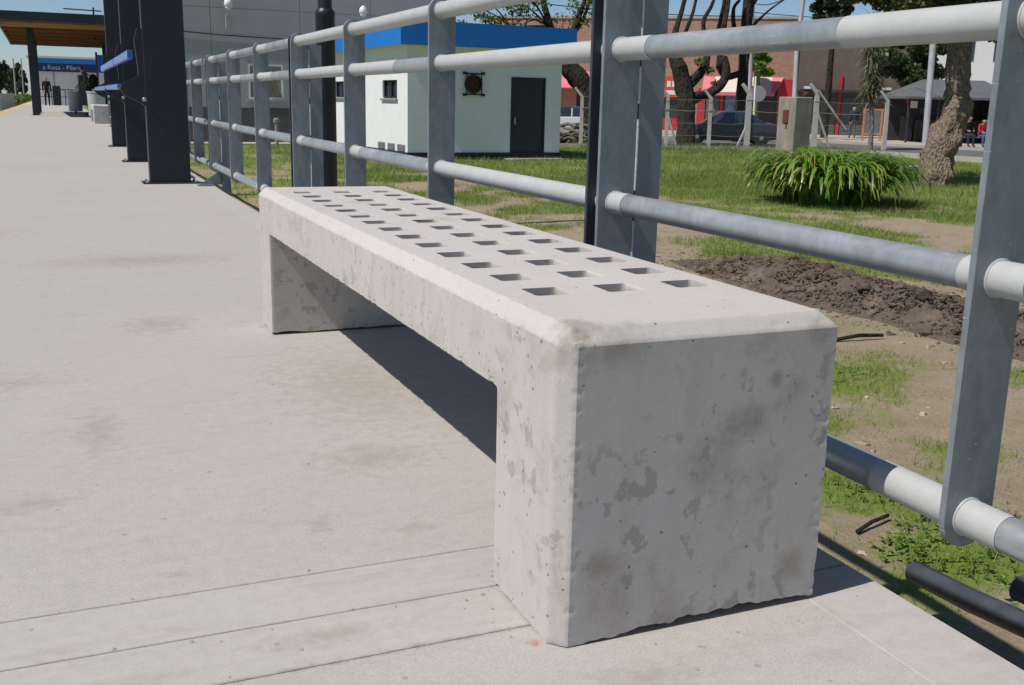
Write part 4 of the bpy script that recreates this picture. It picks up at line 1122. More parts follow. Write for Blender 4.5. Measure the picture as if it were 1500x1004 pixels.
# fascia boards, one for each side, with seams
for a in ((-0.30, 1.6, -0.30, -0.26), (1.602, 3.3, -0.30, -0.26), (3.302, HL + .3, -0.30, -0.26)): hbox(*a, 3.08, 3.72).build('fascia', 'fascia_blue', hs)
for s0, s1 in ((-0.26, 2.4), (2.402, 4.9), (4.902, HS + .3)): 
    hbox(-0.30, -0.26, s0, s1, 3.08, 3.72).build('fascia', 'fascia_blue', hs); hbox(HL + .26, HL + .3, s0, s1, 3.08, 3.72).build('fascia', 'fascia_blue', hs)
hbox(-0.26, HL + .26, -0.26, HS + .3, 3.1, 3.2).build('roof', 'white', hs)
hbox(-0.02, HL + .02, -0.02, HS, 2.82, 3.1).build('wall_band', 'white_wall', hs)
fn = thing('wall_fan', None, None); fn.parent = hs
def ring(r0, r1, cx, cz, y0, y1, seg=24):
    m = MB(); vs = []
    for k in range(seg):
        a = 2 * PI * k / seg
        for r, y in ((r0, y0), (r1, y0), (r1, y1), (r0, y1)): 
            vs.append(hp(cx + r * math.cos(a), y, cz + r * math.sin(a)))
    fs = [(4 * k + i, 4 * k + (i + 1) % 4, 4 * ((k + 1) % seg) + (i + 1) % 4, 4 * ((k + 1) % seg) + i) for k in range(seg) for i in range(4)]
    return m.add(vs, fs)
ring(0.21, 0.26, 1.94, 2.1, -0.08, -0.002).build('fan_ring', 'black', fn)
ring(0.0, 0.215, 1.94, 2.1, -0.012, -0.003).build('fan_disc', 'rust', fn)
m = MB()
for k in range(5):
    a = 2 * PI * k / 5
    p = [hp(1.94 + r * math.cos(a + o_), -0.04, 2.1 + r * math.sin(a + o_)) for r, o_ in ((0.03, 0), (0.2, -.3), (0.2, .3))]; q = [(x, y - .01, z) for x, y, z in p]
    m.add(p + q, [(0, 1, 2), (5, 4, 3), (0, 3, 4, 1), (1, 4, 5, 2), (2, 5, 3, 0)])
m.build('fan_blades', 'black', fn)
m = MB()
for t0, t1, z0, z1 in ((1.64, 2.24, 2.36, 2.40), (1.64, 2.24, 1.80, 1.84), (1.70, 1.73, 1.78, 2.42), (2.15, 2.18, 1.78, 2.42)): b = hbox(t0, t1, -0.1, -0.085, z0, z1); m.add(b.v, b.f)
for t0 in (1.63, 2.2):
    for z0 in (1.77, 2.36): b = hbox(t0, t0 + .07, -0.11, -0.002, z0, z0 + .07); m.add(b.v, b.f)
m.build('fan_frame', 'black', fn)

# ------------------------------------------------------------------ platform shelter
st = thing('platform_shelter', 'open platform shelter with dark fascia and brown timber ceiling', 'shelter', (-0.2, 38, 0))
def rz(y): return 3.12 - 0.028 * y
SX0, SX1, SY = -2.12, 2.3, 11.5
def sbox(x0, x1, y0, y1, dz0, dz1):
    m = MB(); vs = [(x, y, rz(y) + d) for d in (dz0, dz1) for x, y in ((x0, y0), (x1, y0), (x1, y1), (x0, y1))]
    return m.add(vs, [(3, 2, 1, 0), (4, 5, 6, 7), (0, 1, 5, 4), (1, 2, 6, 5), (2, 3, 7, 6), (3, 0, 4, 7)])
sbox(SX0, SX1, -0.1, SY, 0.18, 0.26).build('roof', 'anthracite', st)
sbox(SX0 - .05, SX1 + .05, -0.16, -0.1, -0.02, 0.28).build('fascia', 'anthracite', st)
sbox(SX0 - .05, SX1 + .05, SY, SY + .06, -0.02, 0.28).build('fascia', 'anthracite', st)
sbox(SX0 - .05, SX0, -0.1, SY, 0.0, 0.28).build('fascia', 'anthracite', st); sbox(SX1, SX1 + .05, -0.1, SY, 0.0, 0.28).build('fascia', 'anthracite', st)
nb = 24
for k in range(nb):
    y0 = -0.08 + k * (SY + .08) / nb
    sbox(SX0 + .02, SX1 - .02, y0 + .012, y0 + (SY + .08) / nb - .012, 0.14 + 0.015 * (k % 2), 0.178).build('ceiling_board', 'wood', st)
for k in range(7):
    y0 = 0.5 + k * 1.7
    sbox(SX0 + .01, SX1 - .01, y0, y0 + .10, -0.02, 0.138).build('beam', 'wood_pale' if k == 1 else 'wood', st)
for x in (-1.2, 1.5):
    for y in (2.6, 5.6, 8.6):
        p = MB().cbox(x - .11, x + .11, y - .11, y + .11, 0.012, rz(y) - .03, 0.01).build('post', 'anthracite', st)
        MB().box(x - .17, x + .17, y - .17, y + .17, 0.0, 0.012).build('base_plate', 'anthracite', p)

# ------------------------------------------------------------------ station building with signs
def text_mesh(txt, size, name, mat, parent, loc, rz_=0):
    cu = bpy.data.curves.new(name, 'FONT'); cu.body = txt; cu.size = size; cu.extrude = 0.01; cu.align_x = 'CENTER'
    ob = bpy.data.objects.new(name, cu); COL.objects.link(ob)
    me = baked(ob, name); bpy.data.curves.remove(cu)
    me.materials.clear(); me.materials.append(M[mat])
    me.transform(Matrix.Translation(loc) @ Matrix.Rotation(rz_, 4, 'Z') @ Matrix.Rotation(R(90), 4, 'X'))
    return link(name, me, parent)
sb = thing('station_building', 'white station building at the platform end with blue name board', 'building', (-0.2, 77, 0))
MB().box(-2.0, 2.2, 0, 6, 0, 2.25).build('wall', 'white', sb)
MB().box(-2.2, 2.3, -0.25, 6.2, 3.05, 3.18).build('roof', 'white', sb)
nb_ = MB().box(-2.05, 2.2, -0.12, -0.02, 2.18, 2.72).build('name_board', 'navy_sign', sb)
text_mesh('a Rosa - Pilar', 0.41, 'lettering', 'letter', nb_, (-0.15, -0.14, 2.32))
MB().box(-2.05, 2.2, -0.1, -0.02, 2.722, 3.05).build('blue_band', 'sky_band', sb)
MB().box(0.9, 1.5, -0.04, -0.002, 0, 2.0).build('door', 'shopdark', sb)
MB().box(-0.62, -0.58, -0.05, -0.002, 0, 2.17).build('mullion', 'vent', sb)
tm = tag(MB().cbox(-0.95, -0.45, 74.0, 74.4, 0, 1.25, 0.05).build('ticket_machine', 'black'), 'dark waist-high cabinet in front of the white station building', 'cabinet')
vs_ = thing('blue_sign', 'blue platform sign with white letter on dark posts behind the leaning rest', 'sign', (2.2, 64, 0))
pn = MB().box(-0.62, 1.0, -0.04, 0.04, 1.95, 2.95).build('panel', 'blue_sign', vs_)
text_mesh('V', 0.62, 'lettering', 'letter', pn, (0.32, -0.05, 2.12))
MB().box(-0.62, 1.0, -0.03, 0.03, 0.9, 1.94).build('lower_panel', 'white', vs_)
for x in (-0.68, 1.05): MB().box(x - .055, x + .055, -0.06, 0.06, 0, 3.1).build('post', 'anthracite', vs_)
fr = thing('platform_barrier', 'dark pipe barrier across the platform end before the white building', 'barrier', (-0.2, 72, 0))
for x in np.arange(-1.6, 1.7, 0.4): MB().tube([(x, 0, 0), (x, 0, 1.0)], 0.025, 6).build('upright', 'black', fr)
MB().tube([(-1.6, 0, 1.0), (1.6, 0, 1.0)], 0.03, 6).build('top_rail', 'black', fr); MB().tube([(-1.6, 0, 0.55), (1.6, 0, 0.55)], 0.02, 6).build('middle_rail', 'black', fr)
def bin_(loc, lab):
    t = thing('litter_bin', lab, 'bin', loc, group='grey bins on the platform')
    MB().lathe([(0.25, 0.06), (0.27, 0.1), (0.29, 0.82), (0.31, 0.84), (0.31, 0.88), (0.27, 0.88), (0.25, 0.7)], seg=20).build('drum', 'bin', t, True)
    MB().lathe([(0.05, 0), (0.05, 0.07)], seg=10).build('foot', 'black', t)
bin_((0.55, 37.2, 0), 'nearer pale grey round bin behind the far concrete bench'); bin_((0.02, 47.0, 0), 'farther pale grey round bin under the shelter')
# thin aerial above the shelter
ae = thing('roof_aerial', 'thin dark aerial bar above the shelter roof', 'aerial', (0.9, 45, 2.9))
MB().tube([(0, 0, 0), (0, 0, 1.25)], 0.035, 6).build('mast', 'black', ae); MB().tube([(-1.1, 0, 1.15), (0.3, 0, 1.12)], 0.025, 6).build('arm', 'black', ae)

# ------------------------------------------------------------------ fence with bent concrete posts
fe = thing('wire_fence', 'wire fence on bent concrete posts between lawn and road', 'fence', (20.2, 32.7, GZ))
FD = Vector((0.92, -0.39, 0)); FPOS = [-3.2, 0.0, 1.6, 3.02, 5.55, 8.2]
for k, t in enumerate(FPOS):
    if k == 1: hgt = 2.0
    else: hgt = (1.9, 2.0, 1.95, 2.15, 2.2, 2.0)[k]
    w = (0.055, .055, .055, .085, .075, .06)[k]
    p = FD * t; n = Vector((-0.39, -0.92, 0)) * 1.0
    a = Vector((p.x, p.y, -0.15)); b = Vector((p.x + 0.05, p.y + 0.1, hgt)); c = b - FD * 0.28 + Vector((0, 0, 0.32))
    po = MB()
    for (q0, q1, w0, w1) in ((a, b, w * 1.25, w), (b - Vector((0, 0, .02)), c, w * .95, w * .7)):
        dd = (q1 - q0).normalized(); s1 = dd.cross(Vector((0.39, 0.92, 0))).normalized(); s2 = dd.cross(s1)
        vs = [q + s1 * sx * ww + s2 * sy * ww for q, ww in ((q0, w0), (q1, w1)) for sx, sy in ((-1, -1), (1, -1), (1, 1), (-1, 1))]
        po.add(vs, [(3, 2, 1, 0), (4, 5, 6, 7), (0, 1, 5, 4), (1, 2, 6, 5), (2, 3, 7, 6), (3, 0, 4, 7)])
    po.build('post', 'fpost', fe)
for (t0, z0, t1, z1) in ((5.6, 1.5, 6.2, 0.1), (5.55, 2.3, 6.7, 0.9), (0.05, 1.2, 0.45, 0.0), (3.0, 1.0, 2.6, 0)):
    q0, q1 = FD * t0, FD * t1
    MB().tube([(q0.x, q0.y, z0), (q1.x, q1.y, z1)], 0.045, 6).build('brace', 'fpost', fe)
for z in (0.15, 0.6, 1.05, 1.5, 1.9):
    pts = []
    for k in range(len(FPOS) - 1):
        for u in np.linspace(0, 1, 5)[:-1]:
            p = FD * (FPOS[k] + (FPOS[k + 1] - FPOS[k]) * u); pts.append((p.x - 0.03, p.y + 0.02, z - 0.05 * math.sin(PI * u)))
    MB().tube(pts, 0.012 if z in (1.5,) else 0.007, 5).build('strand', 'wire', fe)
# chain-link diamonds
cl = MB()
for k in range(150):
    for sgn in (1, -1):
        t0 = -3.2 + k * 0.075; t1 = t0 + sgn * 0.9; 
        if t1 > 8.2 or t1 < -3.2: continue
        q0, q1 = FD * t0, FD * t1; s = Vector((0.92, -0.39, 0)) * 0.0011
        cl.add([(q0.x - s.x, q0.y - s.y, .15), (q0.x + s.x, q0.y + s.y, .15), (q1.x + s.x, q1.y + s.y, 1.9), (q1.x - s.x, q1.y - s.y, 1.9)], [(0, 1, 2, 3)])
o = cl.build('chain_link', 'wire', fe); o['kind'] = 'stuff'
# concrete meter pillar
pl_ = thing('meter_pillar', 'square weathered concrete pillar with rusty box and steel mast', 'pillar', (20.3, 25.4, GZ))
MB().cbox(0, 0.66, 0, 0.86, -0.1, 1.98, 0.03).build('body', 'pillar', pl_)
MB().box(-0.03, -0.002, 0.30, 0.56, 1.18, 1.58).build('rusty_box', 'rust', pl_)
MB().box(-0.006, -0.001, 0.34, 0.42, 1.0, 1.18).build('rust_stain', 'rust', pl_)
MB().tube([(0.4, 0.6, 1.9), (0.62, 0.95, 3.4), (1.0, 1.3, 5.6)], 0.075, 10).build('mast', 'steel_pole', pl_, True)
MB().lathe([(0.06, 0), (0.1, 0.05), (0.1, .13), (0.03, .16)], (0.52, 0.2, 1.98), 8).build('cap', 'rust', pl_, True)
kb = tag(MB().cbox(19.6, 20.5, 19.9, 20.3, GZ - .05, GZ + .22, .02).build('kerb_block', 'kerb'), 'broken pale concrete block lying on grass left of the leaning tree', 'block')
# heap of cut branches behind the house
rb = random.Random(5); m = MB()
for k in range(70):
    x, y = 18.4 + rb.gauss(0, .55), 36.6 + rb.gauss(0, .5); z = GZ + 0.1 + abs(rb.gauss(0, .28)); a = rb.random() * PI; L = .3 + .5 * rb.random()
    m.tube([(x - L * math.cos(a), y - L * math.sin(a), z - .06), (x, y, z + .04), (x + L * math.cos(a), y + L * math.sin(a), z + .1 * rb.gauss(0, 1))], .04 + .03 * rb.random(), 6)
tag(m.build('branch_pile', 'bark_thin'), 'low pile of cut branches on the ground right of the white house', 'branch pile')

# ------------------------------------------------------------------ poles and cables
def pole(name, pts, r, mat, lab): return tag(MB().tube(pts, r, 10).build(name, mat, None, True), lab, 'pole')
rp = thing('street_pole', 'light grey street pole with round sign above the parked dark car', 'pole', (32.97, 45.3, GZ))
MB().tube([(0, 0, 0), (0.42, .9, 4.4), (.8, 1.6, 8)], [.17, .14, .11], 12).build('shaft', 'steel_pole', rp, True)
MB().lathe([(0.0, 0), (0.42, 0.0), (0.42, 0.03), (0.0, 0.03)], seg=24).build('round_sign', 'vent', rp, xf=Matrix.Translation((0.3, -.18, 2.35)) @ Matrix.Rotation(R(-30), 4, 'Z') @ Matrix.Rotation(R(90), 4, 'X'))
pole('light_pole', [(33.9, 33.7, GZ), (34.56, 34.56, 3.78), (34.95, 35.0, 6.5)], 0.14, 'steel_pole', 'slightly leaning light grey pole left of the leaning tree')
pole('thin_pole', [(30.3, 41.2, GZ), (30.46, 41.54, 2.3)], 0.05, 'white', 'thin white pole behind the roof of the dark car')
pole('utility_pole', [(15.4, 44, GZ), (15.4, 44, 8)], 0.16, 'fpost', 'grey utility pole rising behind the white house')
cb = [((33.8, 46.9, 6.6), (45, 38, 6.9)), ((33.8, 46.9, 7.0), (15.4, 44, 6.6)), ((33.8, 46.9, 6.3), (21.4, 26.9, 4.6)), ((33.8, 46.9, 5.8), (45, 38, 5.6)), ((15.4, 44, 7), (-2, 60, 8)), ((34.9, 34.9, 6.0), (33.8, 46.9, 6.8)), ((15.4, 44, 5.6), (33.8, 46.9, 5.6))]
names = ['from the round-sign pole towards the kiosk, upper', 'from the round-sign pole to the utility pole behind the house, upper', 'from the round-sign pole down to the meter pillar mast', 'from the round-sign pole towards the kiosk, lower', 'running left from the utility pole behind the house', 'between the leaning light pole and the round-sign pole', 'between the round-sign pole and the utility pole, lower']
for (a, b), n_ in zip(cb, names):
    pts = [(a[0] + (b[0] - a[0]) * u, a[1] + (b[1] - a[1]) * u, a[2] + (b[2] - a[2]) * u - 1.2 * u * (1 - u)) for u in np.linspace(0, 1, 12)]
    tag(MB().tube(pts, 0.022, 5).build('overhead_cable', 'cable'), 'thin black overhead cable ' + n_, 'cable', 'overhead cables')

# ------------------------------------------------------------------ shops across the road
BU = Vector((0.8, -0.6, 0)); BN = Vector((-0.6, -0.8, 0)); BRZ = math.atan2(-0.6, 0.8)
bk = thing('brick_shop', 'brick shop building with red awning and red framed doors', 'building', (32, 56, GZ), BRZ)
def lb(x0, x1, y0, y1, z0, z1): return MB().box(x0, x1, y0, y1, z0, z1)
WTOP = 6.75
cutx = [(-3.6, -1.6), (1.75, 3.0), (4.35, 8.6)]
lb(-9, 9.65, 0.3, 9, 0, WTOP - .2).build('core', 'shopdark', bk)
for a, b in ((-9, -3.6), (-1.6, 1.75), (3.0, 4.35), (8.6, 9.65)): lb(a, b, 0, 0.28, 0, 2.9).build('wall', 'brick', bk)
lb(-9, 9.65, 0, 0.28, 2.9, WTOP).build('upper_wall', 'brick', bk)
lb(-9.05, 9.7, -0.06, 0.32, WTOP, WTOP + .14).build('coping', 'kerb', bk)
lb(1.3, 1.75, -0.05, -0.002, 0.0, 3.2).build('yellow_pier', 'yellow', bk)
rs_ = lb(1.8, 3.1, -0.2, -0.05, 2.15, 3.35).build('shop_sign', 'redlight', bk)
for k in range(3): lb(2.02 + k * .3, 2.24 + k * .3, -0.215, -0.2, 2.75, 3.1).build('sign_mark', 'white', rs_)
lb(1.95, 3.0, -0.215, -0.2, 2.3, 2.55).build('sign_mark', 'white', rs_)
d = lb(1.8, 2.95, 0.02, 0.08, 0, 2.15).build('door', 'shopdark', bk)
for a in ((1.76, 1.84), (2.9, 2.98)): lb(a[0], a[1], -0.03, 0.06, 0.2, 2.15).build('door_frame', 'redlight', d)
lb(1.84, 2.9, -0.02, 0.015, 0.1, 0.9).build('red_panel', 'red', d)
sf = lb(4.4, 8.55, 0.1, 0.2, 0.0, 2.9).build('shop_front', 'shopdark', bk)
lb(3.9, 4.3, -0.03, -0.002, 0, 2.7).build('door_frame', 'red', bk); lb(5.25, 5.42, -0.05, 0.09, 0, 2.9).build('door_frame', 'red', bk)
lb(4.42, 5.2, 0.04, 0.09, 0.3, 2.6).build('shutter', 'shutter', bk)
lb(5.55, 6.3, 0.03, 0.08, 1.1, 2.3).build('poster', 'poster_blue', bk); lb(6.5, 7.2, 0.05, 0.09, 0.8, 2.1).build('shutter', 'shade_brown', bk)
aw = MB()
x0, x1 = 4.2, 8.9
for k in range(7):
    a, b = x0 + (x1 - x0) * k / 7, x0 + (x1 - x0) * (k + 1) / 7
    aw.add([(a, -0.02, 3.42), (b, -0.02, 3.42), (b - (0.5 if k == 6 else 0), -1.5, 2.5), (a, -1.5, 2.5)], [(0, 1, 2, 3)], 0 if k in (0, 6) else 1)
aw.add([(x0, -1.5, 2.5), (x1 - .5, -1.5, 2.5), (x1 - .5, -1.5, 2.3), (x0, -1.5, 2.3)], [(0, 1, 2, 3)], 0)
aw.add([(x0, -0.02, 3.38), (x1, -0.02, 3.38), (x1 - .5, -1.48, 2.46), (x0, -1.48, 2.46)], [(3, 2, 1, 0)], 0)
aw.add([(x1, -0.02, 3.42), (x1 - .5, -1.5, 2.5), (x1 - .5, -1.48, 2.46), (x1, -.02, 3.38)], [(0, 1, 2, 3)], 0)
aw.build('awning', ['pinkred', 'cream'], bk)
lb(8.65, 9.6, -0.04, -0.002, 0, 3.3).build('red_pier', 'red', bk)
pa = MB(); pa.add([(-7.5, -0.02, 3.6), (-2.5, -0.02, 3.6), (-2.8, -1.5, 2.6), (-7.2, -1.5, 2.6), (-7.5, -0.02, 3.55), (-2.5, -0.02, 3.55), (-2.8, -1.5, 2.55), (-7.2, -1.5, 2.55)], [(0, 1, 2, 3), (7, 6, 5, 4), (0, 3, 7, 4), (3, 2, 6, 7), (2, 1, 5, 6)])
pa.build('awning', 'pinkred', bk)
for x in (1.0, 2.35): lb(x, x + .09, -0.1, -0.01, 3.2, 5.6).build('drain_pipe', 'white', bk)
b2_ = thing('shaded_shop', 'brown rendered shop, shade worked into its wall colour, with closed grey shutters across the road', 'building', (32 + .8 * 9.7, 56 - .6 * 9.7, GZ), BRZ)
lb(0, 7.6, 0, 9, 0, 6.0).build('wall', 'shade_brown', b2_)
for a, b in ((0.3, 2.3), (2.6, 4.6), (4.9, 7.2)):
    s_ = lb(a, b, -0.06, -0.002, 0.1, 2.35).build('shutter', 'shutter', b2_)
    for k in range(9): lb(a + .03, b - .03, -0.075, -0.06, 0.2 + k * .23, 0.36 + k * .23).build('slat', 'shutter', s_)
lb(0, 7.6, -0.9, -0.002, 2.6, 2.75).build('canopy', 'shopdark', b2_)
lb(2.36, 2.54, -0.1, -0.002, 0, 3.6).build('red_pipe', 'red', b2_)
lb(7.0, 7.25, -0.12, -0.002, 0, 5.2).build('drain_pipe', 'shade_brown', b2_)
for x in (0.35, 4.7): 
    lb(x, x + .5, -1.0, -0.93, 2.78, 2.92).build('flood_lamp', 'lens', b2_)
wb = thing('white_building', 'white rendered building far right behind the kiosk roof', 'building', (57.5, 57.2, GZ), BRZ)
lb(0, 9, 0, 8, 0, 8.5).build('wall', 'white', wb); 
for k in range(3): lb(1 + k * 2.6, 2.3 + k * 2.6, -0.04, -0.002, 5.2, 6.8).build('window', 'glass', wb)
lb(-.1, 9.1, -0.15, 8.1, 8.5, 8.7).build('roof', 'kiosk_roof', wb)
# kiosk
kd = thing('kiosk', 'open roadside kiosk with grey canopy roof and dark interior', 'kiosk', (38.6, 38.3, GZ + .16), R(-23))
kr = MB(); kr.add([(-1.9, -1.6, 2.15), (3.6, -1.6, 2.15), (3.6, 2.4, 2.15), (-1.9, 2.4, 2.15), (-.4, 0.4, 3.0), (2.6, 0.4, 3.0), (-1.9, -1.6, 2.05), (3.6, -1.6, 2.05), (3.6, 2.4, 2.05), (-1.9, 2.4, 2.05)],
       [(0, 1, 5, 4), (1, 2, 5), (2, 3, 4, 5), (3, 0, 4), (0, 6, 7, 1), (1, 7, 8, 2), (2, 8, 9, 3), (3, 9, 6, 0), (9, 8, 7, 6)])
kr.build('roof', 'kiosk_roof', kd)
lb(-1.5, 3.3, 1.9, 2.0, 0, 2.05).build('back_wall', 'shopdark', kd)
lb(3.2, 3.3, -1.2, 1.9, 0, 2.05).build('side_wall', 'shopdark', kd)
lb(-0.4, 3.2, 0.6, 0.9, 0, 1.05).build('counter', 'shopdark', kd)
for x in (-1.6, -0.2, 1.4, 3.0): lb(x - .04, x + .04, -1.35, -1.27, 0, 2.05).build('post', 'door', kd)
for x, z in ((0.2, 1.35), (1.0, 1.35), (1.9, 1.3)): lb(x, x + .55, 1.86, 1.898, z, z + .3).build('menu_board', 'chalk', kd)
cbd = thing('chalkboard_stand', 'orange framed chalkboard stand on the far pavement beside the kiosk', 'sign board', (36.0, 39.4, GZ + .16), R(-28))
for x in (-.42, .42): lb(x - .05, x + .05, -.03, .03, 0, 1.55).build('leg', 'orange_wood', cbd)
for z in (0.3, 1.46): lb(-.37, .37, -.025, .025, z, z + .08).build('rail', 'orange_wood', cbd)
lb(-.36, .36, -.012, .012, .39, 1.45).build('board', 'chalk', cbd)
yd = thing('yield_sign', 'red and white triangular sign on a short post at the kiosk corner', 'sign', (37.4, 38.6, GZ + .16), R(-30))
lb(-.03, .03, -.02, .02, 0, 2.0).build('post', 'steel_pole', yd)
MB().prism([(-.36, 2.3), (0, 1.72), (.36, 2.3)], 'y', -.05, -.022).build('plate', 'red', yd)
lb(.05, .4, -.07, -.052, 1.62, 1.95).build('white_plate', 'white', yd)
lb(-.28, .28, -.05, .05, .1, 1.2).build('dark_board', 'black', yd)
bs = thing('slat_seat', 'low wooden slat bench in front of the kiosk where people sit', 'bench', (36.4, 32.9, GZ + .16), R(-20))
for k in range(4): lb(-1.2, 1.2, -.2 + k * .11, -.11 + k * .11, .40, .44).build('slat', 'orange_wood', bs)
for x in (-1.05, 1.05): lb(x - .04, x + .04, -.18, .2, 0, .398).build('leg', 'black', bs)
for x in (-1.5,): lb(x - .15, x + .15, -.3, .1, 0, 1.0).build('end_panel', 'pinkred', bs)

# ------------------------------------------------------------------ cars
def car(name, label, loc, rz_, paint):
    t = thing(name, label, 'car', loc, rz_)
    # stations: x, half width at sill, half width at belt, z bottom, z belt
    st_ = [(-2.18, .62, .60, .42, .72), (-2.10, .76, .74, .30, .86), (-1.85, .82, .80, .24, .93), (-1.3, .85, .83, .20, .95), (-.6, .86, .84, .19, .93), (.3, .86, .84, .19, .92), (1.0, .85, .82, .20, .90), (1.55, .83, .78, .22, .80), (1.95, .78, .70, .26, .70), (2.15, .64, .56, .34, .60)]
    V = []; F_ = []
    for x, w0, w1, z0, z1 in st_:
        zm = (z0 + z1) / 2
        V += [(x, -w0 * .92, z0), (x, -w0, z0 + .08), (x, -w0 * 1.02, zm), (x, -w1, z1 - .03), (x, -w1 * .9, z1), (x, 0, z1 + .03), (x, w1 * .9, z1), (x, w1, z1 - .03), (x, w0 * 1.02, zm), (x, w0, z0 + .08), (x, w0 * .92, z0)]
    n = 11
    for i in range(len(st_) - 1):
        for k in range(n): F_.append((i * n + k, (i + 1) * n + k, (i + 1) * n + (k + 1) % n, i * n + (k + 1) % n))
    F_ += [tuple(range(n)), tuple(range((len(st_) - 1) * n + n - 1, (len(st_) - 1) * n - 1, -1))]
    MB().add(V, F_).build('body', paint, t, True)
    # greenhouse
    gh = [(-1.55, .70, .93, .93), (-.85, .62, .93, 1.38), (-.3, .62, .92, 1.44), (.3, .61, .92, 1.41), (1.15, .68, .9, .9)]
    V = []; F_ = []
    for x, w, z0, z1 in gh: V += [(x, -.76, z0 - .03), (x, -w, max(z0, z1 - .06)), (x, -w * .85, z1), (x, w * .85, z1), (x, w, max(z0, z1 - .06)), (x, .76, z0 - .03)]
    for i in range(4):
        for k in range(5): F_.append((i * 6 + k, i * 6 + k + 1, (i + 1) * 6 + k + 1, (i + 1) * 6 + k))
    gm = MB().add(V, F_); gm.mi = [0 if (k % 5 in (2,) and 5 <= k < 15) else 1 for k in range(len(F_))]
    gm.build('cabin', [paint, 'glass'], t, True)
    for x in (-.28, .0):
        pass
    for s in (-1, 1):
        MB().tube([(-.25, s * .775, .9), (-.25, s * .63, 1.36)], .04, 6).build('pillar', paint, t)
        MB().box(.72, .92, s * .98 - .08, s * .98 + .08, .92, 1.04).build('mirror', paint, t)
        MB().cbox(-2.17, -1.95, min(s * .45, s * .79), max(s * .45, s * .79), .68, .84, .02).build('tail_light', 'taillight', t)
        MB().cbox(1.9, 2.12, min(s * .38, s * .68), max(s * .38, s * .68), .52, .66, .02).build('headlight', 'lens', t)
        for x in (-1.35, 1.35):
            w = MB().lathe([(.22, -.1), (.31, -.1), (.325, -.06), (.325, .06), (.31, .1), (.22, .1)], seg=20).build('wheel', 'tyre', t, True, xf=Matrix.Translation((x, s * .80, .325)) @ Matrix.Rotation(R(90), 4, 'X'))
            MB().lathe([(.02, -.105), (.215, -.09), (.22, 0), (.215, .09), (.02, .105)], seg=16).build('rim', 'rim', w, True, xf=Matrix.Translation((x, s * .80, .325)) @ Matrix.Rotation(R(90), 4, 'X'))
    MB().box(-2.2, -2.175, -.25, .25, .55, .67).build('number_plate', 'white', t)
    MB().box(-2.24, -2.0, -.72, .72, .32, .42).build('bumper', paint, t)
    return t
car('parked_car', 'dark grey sedan parked on the road behind the wire fence', (25.8, 36.9, GZ + .05), R(152), 'carpaint')
car('parked_car', 'white car mostly hidden behind the house and tree trunk', (23.6, 48.0, GZ + .05), R(150), 'whitecar')

